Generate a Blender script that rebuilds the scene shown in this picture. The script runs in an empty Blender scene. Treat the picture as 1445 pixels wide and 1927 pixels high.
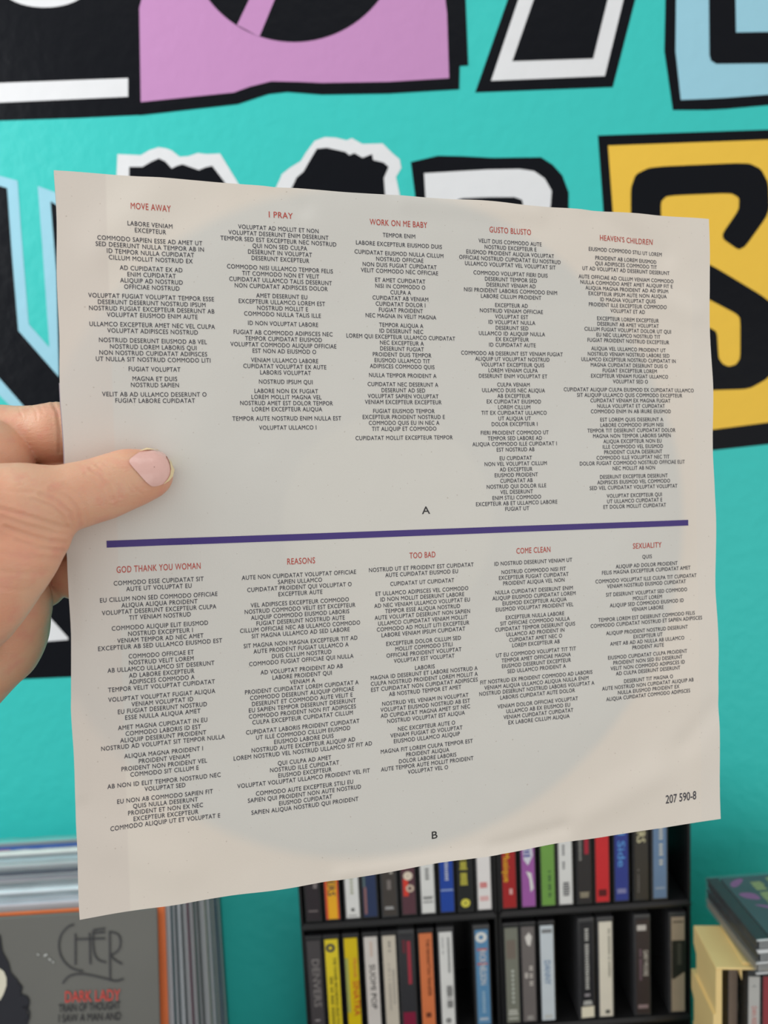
import bpy, bmesh, math, random
import numpy as np
from mathutils import Vector, Matrix, noise
from mathutils.geometry import tessellate_polygon

# ------------------------------------------------------------------ camera
W_PX, H_PX, F_PX = 1445.0, 1927.0, 1337.0
CX, CY = W_PX / 2, H_PX / 2
CAM = Vector((0.0, 0.0, 1.5))
YAW, PITCH, ROLL = math.radians(1.3), math.radians(6.2), math.radians(2.8)
fwd0 = Vector((math.sin(YAW) * math.cos(PITCH), math.cos(YAW) * math.cos(PITCH), -math.sin(PITCH)))
rt0 = Vector((math.cos(YAW), -math.sin(YAW), 0))
up0 = rt0.cross(fwd0)
RT = rt0 * math.cos(ROLL) - up0 * math.sin(ROLL)
UP = up0 * math.cos(ROLL) + rt0 * math.sin(ROLL)
FW = fwd0
SC = bpy.context.scene
cam_d = bpy.data.cameras.new('camera')
cam = bpy.data.objects.new('camera', cam_d)
SC.collection.objects.link(cam)
cam.matrix_world = Matrix(((RT.x, UP.x, -FW.x, CAM.x), (RT.y, UP.y, -FW.y, CAM.y), (RT.z, UP.z, -FW.z, CAM.z), (0, 0, 0, 1)))
cam_d.sensor_fit = 'VERTICAL'
cam_d.sensor_height = 36.0
cam_d.lens = F_PX / H_PX * 36.0
cam_d.clip_start = 0.02
cam_d.dof.use_dof = True
cam_d.dof.focus_distance = 0.318
cam_d.dof.aperture_fstop = cam_d.lens / 3.0
SC.camera = cam

# ------------------------------------------------------------------ world, lamps, exposure
wd = bpy.data.worlds.new('world'); SC.world = wd; wd.use_nodes = True
bg = wd.node_tree.nodes['Background']
bg.inputs[0].default_value = (0.99, 0.98, 0.97, 1); bg.inputs[1].default_value = 0.68
def area(name, loc, target, size, power, col=(1, 1, 1)):
    l = bpy.data.lights.new(name, 'AREA'); l.shape = 'RECTANGLE'; l.size = size[0]; l.size_y = size[1]
    l.energy = power; l.color = col
    o = bpy.data.objects.new(name, l); SC.collection.objects.link(o); o.location = loc
    o.rotation_euler = (Vector(target) - Vector(loc)).to_track_quat('-Z', 'Y').to_euler()
    return o
area('window_light', (-1.05, 0.12, 2.0), (-0.2, 0.74, 1.6), (0.6, 0.8), 7.8, (0.97, 0.99, 1.0))
area('fill_light', (1.0, -1.1, 1.25), (0.35, 0.74, 1.0), (1.5, 1.0), 4.0, (1.0, 0.95, 0.88))  # added fill for the right side and lower wall, no known fitting
area('ceiling_light', (-0.1, 0.0, 2.55), (-0.1, 0.1, 1.0), (1.2, 0.5), 2.0, (1.0, 0.98, 0.94))
SC.view_settings.view_transform = 'Standard'
SC.view_settings.look = 'None'
SC.view_settings.exposure = 0.0
SC.view_settings.gamma = 1.0
SC.view_settings.use_curve_mapping = False

rnd = random.Random(7)

# ------------------------------------------------------------------ helpers
def ray(px, py):
    return ((px - CX) / F_PX) * RT - ((py - CY) / F_PX) * UP + FW
def at(px, py, Y):                       # point of the plane y = Y seen at a pixel
    d = ray(px, py); return CAM + d * ((Y - CAM.y) / d.y)
def at_z(px, py, Z):                     # point of the level plane z = Z seen at a pixel
    d = ray(px, py); return CAM + d * ((Z - CAM.z) / d.z)
def srgb(*c):
    return tuple((x / 255 / 12.92) if x / 255 <= 0.04045 else ((x / 255 + 0.055) / 1.055) ** 2.4 for x in c)
MATS = {}
def mat(name, col, rough=0.5, var=0.06, scale=60.0, bump=0.0, bscale=200.0, spec=0.5, sss=0.0, coat=0.0, metal=0.0, bdist=0.001):
    if name in MATS: return MATS[name]
    m = bpy.data.materials.new(name); m.use_nodes = True; nt = m.node_tree
    b = nt.nodes['Principled BSDF']
    tc = nt.nodes.new('ShaderNodeTexCoord')
    n = nt.nodes.new('ShaderNodeTexNoise'); n.inputs['Scale'].default_value = scale; n.inputs['Detail'].default_value = 3
    nt.links.new(tc.outputs['Object'], n.inputs['Vector'])
    mx = nt.nodes.new('ShaderNodeMix'); mx.data_type = 'RGBA'
    mx.inputs[6].default_value = tuple(x * (1 - var) for x in col) + (1,)
    mx.inputs[7].default_value = tuple(min(1, x * (1 + var)) for x in col) + (1,)
    nt.links.new(n.outputs['Fac'], mx.inputs[0]); nt.links.new(mx.outputs[2], b.inputs['Base Color'])
    b.inputs['Roughness'].default_value = rough
    b.inputs['Specular IOR Level'].default_value = spec
    b.inputs['Metallic'].default_value = metal
    if coat: b.inputs['Coat Weight'].default_value = coat; b.inputs['Coat Roughness'].default_value = 0.06
    if bump:
        n2 = nt.nodes.new('ShaderNodeTexNoise'); n2.inputs['Scale'].default_value = bscale; n2.inputs['Detail'].default_value = 2
        nt.links.new(tc.outputs['Object'], n2.inputs['Vector'])
        bp = nt.nodes.new('ShaderNodeBump'); bp.inputs['Strength'].default_value = bump; bp.inputs['Distance'].default_value = bdist
        nt.links.new(n2.outputs['Fac'], bp.inputs['Height']); nt.links.new(bp.outputs['Normal'], b.inputs['Normal'])
    MATS[name] = m
    return m
def clear_mat(name, tint=(0.9, 0.93, 0.95), gloss=0.25, rough=0.12, milk=0.1):
    if name in MATS: return MATS[name]
    m = bpy.data.materials.new(name); m.use_nodes = True; nt = m.node_tree
    for n in list(nt.nodes): nt.nodes.remove(n)
    out = nt.nodes.new('ShaderNodeOutputMaterial')
    tr = nt.nodes.new('ShaderNodeBsdfTransparent'); tr.inputs[0].default_value = tint + (1,)
    gl = nt.nodes.new('ShaderNodeBsdfGlossy'); gl.inputs['Roughness'].default_value = rough
    df = nt.nodes.new('ShaderNodeBsdfDiffuse'); df.inputs[0].default_value = (0.8, 0.83, 0.86, 1)
    tc = nt.nodes.new('ShaderNodeTexCoord'); nz = nt.nodes.new('ShaderNodeTexNoise'); nz.inputs['Scale'].default_value = 70
    nt.links.new(tc.outputs['Object'], nz.inputs['Vector'])
    bp = nt.nodes.new('ShaderNodeBump'); bp.inputs['Strength'].default_value = 0.5; bp.inputs['Distance'].default_value = 0.002
    nt.links.new(nz.outputs['Fac'], bp.inputs['Height']); nt.links.new(bp.outputs['Normal'], gl.inputs['Normal'])
    fr = nt.nodes.new('ShaderNodeLayerWeight'); fr.inputs[0].default_value = gloss
    m1 = nt.nodes.new('ShaderNodeMixShader'); m1.inputs[0].default_value = milk
    nt.links.new(tr.outputs[0], m1.inputs[1]); nt.links.new(df.outputs[0], m1.inputs[2])
    m2 = nt.nodes.new('ShaderNodeMixShader')
    nt.links.new(fr.outputs['Fresnel'], m2.inputs[0]); nt.links.new(m1.outputs[0], m2.inputs[1]); nt.links.new(gl.outputs[0], m2.inputs[2])
    nt.links.new(m2.outputs[0], out.inputs[0])
    MATS[name] = m
    return m
def link(name, me, m=None, parent=None, loc=None):
    o = bpy.data.objects.new(name, me); SC.collection.objects.link(o)
    if m: me.materials.append(m)
    if parent: o.parent = parent
    if loc is not None: o.location = loc
    return o
def mesh(name, verts, faces, m=None, parent=None, smooth=False, loc=None):
    me = bpy.data.meshes.new(name); me.from_pydata([tuple(v) for v in verts], [], faces); me.update()
    if smooth: me.polygons.foreach_set('use_smooth', [True] * len(me.polygons))
    return link(name, me, m, parent, loc)
def empty(name, loc, label=None, cat=None, group=None, rz=0.0, rx=0.0):
    o = bpy.data.objects.new(name, None); SC.collection.objects.link(o); o.location = loc
    o.rotation_euler = (rx, 0, rz); o.empty_display_size = 0.02
    tag(o, label, cat, group); return o
def tag(o, label=None, cat=None, group=None, kind=None):
    if label: o['label'] = label
    if cat: o['category'] = cat
    if group: o['group'] = group
    if kind: o['kind'] = kind
    return o
def box(name, lo, hi, m, parent=None, bev=0.0, seg=2):
    bm = bmesh.new(); bmesh.ops.create_cube(bm, size=1)
    lo, hi = Vector(lo), Vector(hi); c = (lo + hi) / 2; s = hi - lo
    for v in bm.verts: v.co = Vector((v.co.x * s.x, v.co.y * s.y, v.co.z * s.z)) + c
    if bev: bmesh.ops.bevel(bm, geom=list(bm.edges), offset=bev, segments=seg, affect='EDGES', profile=0.5)
    me = bpy.data.meshes.new(name); bm.to_mesh(me); bm.free()
    return link(name, me, m, parent)
def boxes(name, lst, m, parent=None):    # several boxes joined as one part
    V, Fc = [], []
    for lo, hi in lst:
        b = len(V)
        for x in (lo[0], hi[0]):
            for y in (lo[1], hi[1]):
                for z in (lo[2], hi[2]): V.append((x, y, z))
        Fc += [[b + i for i in f] for f in ((0, 1, 3, 2), (4, 6, 7, 5), (0, 4, 5, 1), (2, 3, 7, 6), (0, 2, 6, 4), (1, 5, 7, 3))]
    return mesh(name, V, Fc, m, parent)
def tri_poly(pts):
    return [list(t) for t in tessellate_polygon([[Vector((p[0], p[1], 0)) for p in pts]])]
def chaikin(pts, it=2, r=0.2):
    for _ in range(it):
        q = []
        for i, a in enumerate(pts):
            b = pts[(i + 1) % len(pts)]
            q += [(a[0] + (b[0] - a[0]) * r, a[1] + (b[1] - a[1]) * r), (a[0] + (b[0] - a[0]) * (1 - r), a[1] + (b[1] - a[1]) * (1 - r))]
        pts = q
    return pts

# glyph cache: text laid out as flat meshes in (x, y), cap height given
GL = {}
def _raw(s, res):
    cu = bpy.data.curves.new('tmp', 'FONT'); cu.body = s; cu.size = 1.0; cu.resolution_u = res; cu.offset = 0.0 if any(c_ in 'MNW' for c_ in s) else 0.006
    o = bpy.data.objects.new('tmp', cu)
    me = o.to_mesh()
    v = [(p.co.x, p.co.y) for p in me.vertices]; f = [list(p.vertices) for p in me.polygons]
    o.to_mesh_clear(); bpy.data.objects.remove(o); bpy.data.curves.remove(cu)
    return v, f
def glyph(ch, res=3):
    k = (ch, res)
    if k not in GL:
        if ch == ' ': v, f = [], []
        else: v, f = _raw(ch, res)
        a, _ = _raw('I' + ch + 'I', res); b, _ = _raw('II', res)
        adv = (max(p[0] for p in a) - min(p[0] for p in a)) - (max(p[0] for p in b) - min(p[0] for p in b))
        GL[k] = (v, f, adv)
    return GL[k]
_h = _raw('H', 2)[0]; CAPH = max(p[1] for p in _h) - min(p[1] for p in _h)
def text(s, cap, width=None, xs=1.0, track=0.0, res=3, bold=0.0):
    """centred text, cap height `cap`; returns verts (x,y) and faces"""
    V, Fc, x = [], [], 0.0
    for ch in s:
        v, f, adv = glyph(ch, res); b = len(V)
        V += [(p[0] + x, p[1]) for p in v]; Fc += [[b + i for i in q] for q in f]
        x += adv + track
    k = cap / CAPH; kx = k * xs
    if width: kx = width / max(1e-6, x)
    return [((p[0] - x / 2) * kx, (p[1] - CAPH / 2) * k) for p in V], Fc

# ------------------------------------------------------------------ setting: wall with painted mural, floor
WY = 0.74
teal = mat('teal wall paint', srgb(56, 203, 196), 0.42, 0.03, 4, 0.55, 70, 0.3, bdist=0.0018)
def paintm(name, c, r=0.4): return mat(name, c, r, 0.03, 5, 0.45, 70, 0.10, bdist=0.0015)
P_BLACK = paintm('black mural paint', (0.004, 0.005, 0.008), 0.33)
P_WHITE = paintm('white mural paint', (0.80, 0.81, 0.83))
P_PINK = paintm('pink mural paint', srgb(200, 146, 196))
P_BLUE = paintm('light blue mural paint', srgb(160, 212, 230))
P_YEL = paintm('yellow mural paint', srgb(245, 200, 78))
wall = box('wall_back', (-2.2, WY, 0.0), (2.2, WY + 0.12, 2.8), teal); tag(wall, kind='structure')
fl = box('floor', (-2.2, -1.6, -0.05), (2.2, WY, 0.0), mat('pale vinyl floor', (0.42, 0.40, 0.37), 0.5, 0.15, 20)); tag(fl, kind='structure')
LAYER = 0.00025
def paint(name, px, m, layer, parent):
    pts = [at(x, y, WY - LAYER * (layer + 1)) for x, y in px]
    return mesh(name, pts, tri_poly(px), m, parent)
def ell(cx, cy, rx, ry, n=64):
    return [(cx + rx * math.cos(t * 2 * math.pi / n), cy + ry * math.sin(t * 2 * math.pi / n)) for t in range(n)]

a = paint('painted_letter', [(-160, -150), (300, -150), (300, 212), (262, 216.5), (150, 222), (0, 227), (-160, 236)], P_BLACK, 0, wall)
paint('white_oval', ell(84, -30, 85, 44), P_WHITE, 1, a)
paint('white_bar', [(-160, 163), (0, 156), (241, 147), (241, 182), (0, 193), (-160, 200)], P_WHITE, 1, a)
a = paint('painted_letter', [(255, -150), (868, -150), (876, 0), (881, 123), (865, 124), (864, 168), (730, 176), (606, 178), (540, 173), (505, 177), (447, 196), (350, 207), (262, 217), (250, 200)], P_BLACK, 1, wall)
paint('pink_fill', [(265, -150), (266, 0), (262, 15), (265, 192), (440, 174), (470, 163), (510, 153), (560, 154), (606, 156), (730, 154), (845, 147), (841, 25), (838, 0), (838, -150)], P_PINK, 2, a)
paint('black_disc', ell(553, -122, 201, 201, 96), P_BLACK, 3, a)
paint('pink_slash', [(446, 47), (450, 49), (482, 66), (488, 69), (570, -130), (530, -130)], P_PINK, 4, a)
a = paint('painted_letter', [(894, 174), (1153, 164), (1195, 0), (1236, -150), (1005, -150), (955, 0)], P_BLACK, 0, wall)
paint('white_outline', [(924, 152), (1138, 143), (1173, 0), (1212, -150), (1028, -150), (975, 0)], P_WHITE, 1, a)
paint('black_core', [(964, 115), (1116, 110), (1143, 0), (1182, -150), (1056, -150), (1004, 0)], P_BLACK, 2, a)
a = paint('painted_letter', [(1252, -150), (1252, 0), (1250, 96), (1266, 207), (1330, 207), (1367, 205), (1445, 198), (1720, 186), (1720, -150)], P_BLACK, 0, wall)
paint('blue_fill', [(1272, -150), (1272, 0), (1271, 96), (1281, 188), (1330, 186), (1367, 184), (1445, 178), (1690, 168), (1690, -150)], P_BLUE, 1, a)
paint('black_core', [(1334, -150), (1334, 0), (1335, 104), (1338, 114), (1348, 120), (1445, 119), (1640, 114), (1640, -150)], P_BLACK, 2, a)
paint('blue_window', [(1384, -150), (1384, 0), (1385, 61), (1445, 60), (1600, 56), (1600, -150)], P_BLUE, 3, a)
# yellow letter with a black S inside
a = paint('painted_letter', [(1125, 255), (1445, 244), (1660, 236), (1690, 828), (1445, 836), (1345, 847), (1165, 862), (1150, 600)], P_BLACK, 0, wall)
paint('yellow_fill', [(1144, 274), (1445, 263), (1630, 256), (1655, 788), (1445, 795), (1345, 808), (1182, 824), (1168, 600)], P_YEL, 1, a)
S = [(1187, 400), (1187, 354), (1196, 328), (1225, 314), (1407, 306), (1432, 318), (1446, 345), (1448, 400), (1395, 474), (1355, 446), (1390, 395), (1391, 372), (1375, 363), (1255, 368), (1243, 380), (1245, 440), (1260, 462),
     (1339, 499), (1445, 563), (1462, 590), (1465, 680), (1445, 712), (1409, 732), (1344, 734), (1260, 738), (1215, 715), (1205, 640), (1270, 612), (1335, 616), (1349, 625), (1352, 674), (1360, 685), (1371, 690), (1385, 686), (1393, 674), (1393, 599), (1385, 590), (1339, 566), (1210, 500), (1190, 470)]
paint('black_core', chaikin(S, 2, 0.14), P_BLACK, 2, a)
# white letter with a rounded bowl
a = paint('painted_letter', [(773, 305), (824, 293), (870, 294), (927, 297), (1018, 296), (1040, 310), (1058, 330), (1070, 362), (1070, 400), (1040, 470), (1010, 500), (1060, 600), (1080, 830), (800, 850), (785, 400)], P_BLACK, 0, wall)
paint('white_fill', [(798, 326), (917, 319), (978, 318), (1005, 322), (1025, 336), (1038, 359), (1036, 387), (1020, 450), (990, 480), (1035, 600), (1050, 800), (825, 815)], P_WHITE, 1, a)
paint('black_core', [(860, 376), (870, 373), (920, 371), (968, 371), (982, 376), (985, 390), (975, 430), (880, 440)], P_BLACK, 2, a)
# wavy topped letter: white contour, black body, two arms
a = paint('painted_letter', [(221, 290), (265, 292), (280, 283), (298, 277), (312, 279), (323, 283), (338, 295), (354, 294), (372, 288), (389, 290), (414, 289), (447, 343), (487, 420), (527, 336), (530, 328), (545, 316), (566, 303), (575, 288), (592, 265), (611, 258), (632, 259), (652, 264), (662, 260), (682, 271), (720, 270), (738, 288), (752, 300), (755, 316), (745, 333), (752, 366), (760, 450), (745, 860), (240, 870), (215, 420)], P_WHITE, 0, wall)
paint('black_core', [(243, 314), (268, 314), (285, 304), (299, 298), (311, 304), (323, 317), (333, 312), (343, 309), (360, 315), (374, 320), (386, 315), (399, 312), (422, 342), (487, 480), (554, 343), (558, 334), (571, 323), (584, 300), (596, 280), (615, 278), (637, 283), (650, 286), (657, 292), (667, 288), (682, 297), (700, 290), (702, 301), (722, 306), (731, 314), (722, 335), (724, 361), (730, 450), (718, 835), (265, 845), (243, 420)], P_BLACK, 1, a)
# blue contoured letter at the left
a = paint('painted_letter', [(-160, 300), (0, 331), (33, 340), (40, 440), (54, 610), (93, 654), (80, 470), (71, 350), (101, 361), (140, 372), (190, 800), (210, 990), (140, 920), (20, 765), (0, 745), (-160, 560)], P_BLUE, 0, wall)
paint('black_core', [(-160, 322), (0, 350), (13, 354), (22, 480), (34, 622), (111, 710), (106, 512), (95, 379), (130, 400), (165, 790), (180, 925), (42, 761), (0, 713), (-160, 530)], P_BLACK, 1, a)
a = paint('painted_letter', [(-160, 980), (135, 975), (600, 1120), (600, 1262), (131, 1274), (19, 1279), (-160, 1288)], P_BLACK, 1, wall)
paint('white_fill', [(-100, 990), (20, 1082), (92, 1160), (128, 1200), (128, 1204), (78, 1208), (-160, 1217)], P_WHITE, 2, a)

# ------------------------------------------------------------------ the printed inner sleeve held up in the hand
SH0 = Vector((-0.12437141, -0.16673372, 0.2904534)); SHU = Vector((0.29617406, 0.01011804, 0.07213563)); SHV = Vector((-0.00828663, 0.30408762, -0.0050732))
def c2w(p): return CAM + RT * p[0] + UP * p[1] + FW * p[2]
def d2w(p): return RT * p[0] + UP * p[1] + FW * p[2]
S0, SU, SV = c2w(SH0), d2w(SHU), d2w(SHV)
SN = SV.cross(SU).normalized()
if SN.dot(FW) > 0: SN = -SN
SL = 0.305
def uv(px, py):
    d = ray(px, py); t = (S0 - CAM).dot(SN) / d.dot(SN); p = CAM + d * t - S0
    a11, a12, a22 = SU.dot(SU), SU.dot(SV), SV.dot(SV); b1, b2 = p.dot(SU), p.dot(SV)
    det = a11 * a22 - a12 * a12
    return ((a22 * b1 - a12 * b2) / det, (a11 * b2 - a12 * b1) / det)
CREASE = [  # (from px, to px, half width in u, height in m)
    ((520, 352), (566, 392), 0.014, -0.0007), ((300, 340), (190, 470), 0.03, 0.0006), ((1120, 398), (1250, 480), 0.018, -0.0006),
    ((1230, 560), (1310, 590), 0.02, 0.0006), ((760, 378), (1010, 400), 0.016, 0.0006), ((930, 1598), (1060, 1560), 0.012, -0.0009), ((640, 1646), (930, 1608), 0.010, 0.0008),
    ((137, 1330), (150, 1500), 0.007, 0.0008), ((128, 1050), (137, 1200), 0.008, -0.0005), ((150, 1560), (330, 1640), 0.03, 0.0006), ((1290, 1400), (1350, 1330), 0.02, -0.0006), ((1100, 1540), (1230, 1460), 0.03, 0.0007), ((330, 1000), (200, 1260), 0.035, -0.0006), ((300, 760), (250, 850), 0.05, -0.0005)]
CR = [(uv(*p), uv(*q), w, h) for p, q, w, h in CREASE]
RC = uv(735, 985)
def disp(u, v):
    d = 0.0013 * noise.noise(Vector((u * 3.2, v * 3.2, 1.3))) + 0.00055 * noise.noise(Vector((u * 9, v * 9, 7.7))) + 0.0001 * noise.noise(Vector((u * 30, v * 30, 3.1)))
    r = math.hypot(u - RC[0], v - RC[1])
    d += 0.0008 / (1 + math.exp((r - 0.492) * 70))
    for (p, q, w, h) in CR:
        ex, ey = q[0] - p[0], q[1] - p[1]; L2 = ex * ex + ey * ey
        t = max(0, min(1, ((u - p[0]) * ex + (v - p[1]) * ey) / L2))
        s = math.hypot(u - p[0] - ex * t, v - p[1] - ey * t)
        if s < 3 * w: d += 1.7 * h * math.exp(-(s / w) ** 2)
    e = max(0.0, 1 - min(u, v, 1 - u, 1 - v) / 0.05)
    return d * (1 - 0.35 * e)
def sp(u, v, off=0.0): return S0 + SU * u + SV * v + SN * (disp(u, v) + off)
sheet = empty('record_sleeve', S0 + SU * 0.5, 'large off-white paper inner sleeve printed with columns of small text, held up in front', 'record sleeve')
SM = sheet.matrix_basis.inverted(); sheet_inv = Matrix.Translation(-(S0 + SU * 0.5))
def grid(name, u0, u1, v0, v1, n, m, off, rag=0.0):
    V, Fc = [], []
    for j in range(n + 1):
        for i in range(n + 1):
            u, v = u0 + (u1 - u0) * i / n, v0 + (v1 - v0) * j / n
            if rag:
                if i in (0, n): u += rag * noise.noise(Vector((v * 9, u, 2)))
                if j in (0, n): v += rag * noise.noise(Vector((u * 9, v, 5)))
            V.append(sheet_inv @ sp(u, v, off))
    for j in range(n):
        for i in range(n):
            a_ = j * (n + 1) + i; q = [a_, a_ + 1, a_ + n + 2, a_ + n + 1]
            Fc.append(q)
    o = mesh(name, V, Fc, m, sheet, True)
    at_ = o.data.attributes.new('suv', 'FLOAT_VECTOR', 'POINT')
    at_.data.foreach_set('vector', [c for j in range(n + 1) for i in range(n + 1) for c in (u0 + (u1 - u0) * i / n, v0 + (v1 - v0) * j / n, 0.0)])
    return o
def paper_mat():
    m = bpy.data.materials.new('aged off-white paper'); m.use_nodes = True; nt = m.node_tree; N = nt.nodes; Lk = nt.links
    b = N['Principled BSDF']; b.inputs['Roughness'].default_value = 0.48; b.inputs['Specular IOR Level'].default_value = 0.32
    A = N.new('ShaderNodeAttribute'); A.attribute_name = 'suv'
    def dist(c):
        vm = N.new('ShaderNodeVectorMath'); vm.operation = 'DISTANCE'; vm.inputs[1].default_value = (c[0], c[1], 0)
        Lk.new(A.outputs['Vector'], vm.inputs[0]); return vm.outputs['Value']
    def ramp(src, a0, a1):
        r = N.new('ShaderNodeMapRange'); r.interpolation_type = 'SMOOTHSTEP'
        r.inputs[1].default_value = a0; r.inputs[2].default_value = a1; r.inputs[3].default_value = 1; r.inputs[4].default_value = 0
        Lk.new(src, r.inputs[0]); return r.outputs[0]
    def mix(fac, c1, c2):
        x = N.new('ShaderNodeMix'); x.data_type = 'RGBA'
        for i, s in ((0, fac), (6, c1), (7, c2)):
            if isinstance(s, tuple): x.inputs[i].default_value = s + (1,)
            elif isinstance(s, float): x.inputs[i].default_value = s
            else: Lk.new(s, x.inputs[i])
        return x.outputs[2]
    def mul(a_, b_):
        x = N.new('ShaderNodeMath'); x.operation = 'MULTIPLY'
        for i, s in enumerate((a_, b_)):
            if isinstance(s, float): x.inputs[i].default_value = s
            else: Lk.new(s, x.inputs[i])
        return x.outputs[0]
    nz = N.new('ShaderNodeTexNoise'); nz.inputs['Scale'].default_value = 3.0; nz.inputs['Detail'].default_value = 4; Lk.new(A.outputs['Vector'], nz.inputs['Vector'])
    col = mix(nz.outputs['Fac'], (0.74, 0.665, 0.575), (0.84, 0.79, 0.715))
    disc = ramp(dist(RC), 0.480, 0.505)                # the dark disc inside shows through the paper
    lab = ramp(dist(RC), 0.150, 0.170)
    col = mix(mul(disc, 0.72), col, (0.645, 0.652, 0.622))
    col = mix(mul(lab, 0.55), col, (0.73, 0.71, 0.65))
    sx = N.new('ShaderNodeSeparateXYZ'); Lk.new(A.outputs['Vector'], sx.inputs[0])
    flap = ramp(sx.outputs[0], 0.062, 0.066)           # glued flap along the left edge, warmer
    col = mix(mul(flap, 0.5), col, (0.70, 0.63, 0.57))
    flap2 = N.new('ShaderNodeMath'); flap2.operation = 'SUBTRACT'; flap2.inputs[0].default_value = 1.0; Lk.new(ramp(sx.outputs[0], 0.962, 0.966), flap2.inputs[1])
    col = mix(mul(flap2.outputs[0], 0.35), col, (0.75, 0.71, 0.65))
    sk = N.new('ShaderNodeTexNoise'); sk.inputs['Scale'].default_value = 260.0; sk.inputs['Detail'].default_value = 0; Lk.new(A.outputs['Vector'], sk.inputs['Vector'])
    spk = ramp(sk.outputs['Fac'], 0.155, 0.175)
    col = mix(mul(spk, 0.35), col, (0.35, 0.28, 0.22))
    Lk.new(col, b.inputs['Base Color'])
    fb = N.new('ShaderNodeTexNoise'); fb.inputs['Scale'].default_value = 420.0; fb.inputs['Detail'].default_value = 2; Lk.new(A.outputs['Vector'], fb.inputs['Vector'])
    bp = N.new('ShaderNodeBump'); bp.inputs['Strength'].default_value = 0.12; bp.inputs['Distance'].default_value = 0.0004
    Lk.new(fb.outputs['Fac'], bp.inputs['Height']); Lk.new(bp.outputs['Normal'], b.inputs['Normal'])
    return m
PAPER = paper_mat()
grid('front_panel', 0.0, 1.0, 0.0, 1.0, 150, PAPER, 0.0, 0.0035)
grid('back_panel', -0.0012, 0.997, -0.001, 1.001, 60, mat('paper back', (0.70, 0.66, 0.63), 0.6, 0.05, 30), -0.0018, 0.003)
grid('inner_layer', -0.0017, 0.5, 0.57, 0.72, 40, mat('mauve tinted paper edge', (0.55, 0.48, 0.56), 0.6, 0.05, 30), -0.0010, 0.003)

INK = mat('dark navy printing ink', (0.016, 0.016, 0.035), 0.5, 0.05)
RED = mat('red printing ink', srgb(188, 62, 48), 0.5, 0.05)
VIO = mat('violet printing ink', srgb(58, 36, 120), 0.45, 0.08, 30)
BLK = mat('black printing ink', (0.006, 0.006, 0.008), 0.4, 0.05)
OFF = 0.00013
def print_on_sheet(name, items, m, kind=None):
    """items: (u, v, verts, faces) with verts in metres around (u, v)"""
    V, Fc = [], []
    for u, v, vs, fs in items:
        b = len(V)
        V += [sheet_inv @ sp(u + x / SL, v + y / SL, OFF) for x, y in vs]; Fc += [[b + i for i in f] for f in fs]
    o = mesh(name, V, Fc, m, sheet)
    if kind: o['kind'] = kind
    return o
WORDS = {1: 'A E I O', 2: 'UT ET IN AD EX AB EU ID', 3: 'SIT NON EST SED QUI NEC VEL FIT TIT', 4: 'ILLE LITI AMET ELIT QUIS ENIM DUIS AUTE ESSE NISI', 5: 'TALIS FIERI FELIS STILI VELIT LOREM IPSUM DOLOR MAGNA ALIQUA VELIT NULLA IRURE CULPA',
         6: 'TEMPOR LABORE VENIAM CILLUM FUGIAT MOLLIT SAPIEN', 7: 'EIUSMOD NOSTRUD ULLAMCO LABORIS ALIQUIP COMMODO', 8: 'DESERUNT VOLUPTAT OFFICIAE PROIDENT', 9: 'ADIPISCES EXCEPTEUR CUPIDATAT'}
WL = [w for k in WORDS for w in WORDS[k].split()]
BYLEN = {}
for w in WL: BYLEN.setdefault(len(w), []).append(w)
def filler(n):                       # placeholder words, n characters in all
    out = []; left = n
    while left > 0:
        if left in BYLEN and (left <= 4 or rnd.random() < 0.5): k = left
        else:
            ch = [k for k in BYLEN if k <= left - 2 and k > 1] or [k for k in BYLEN if k <= left]
            k = rnd.choice(ch)
        out.append(rnd.choice(BYLEN[k])); left -= k + 1
    return ' '.join(out)
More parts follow.
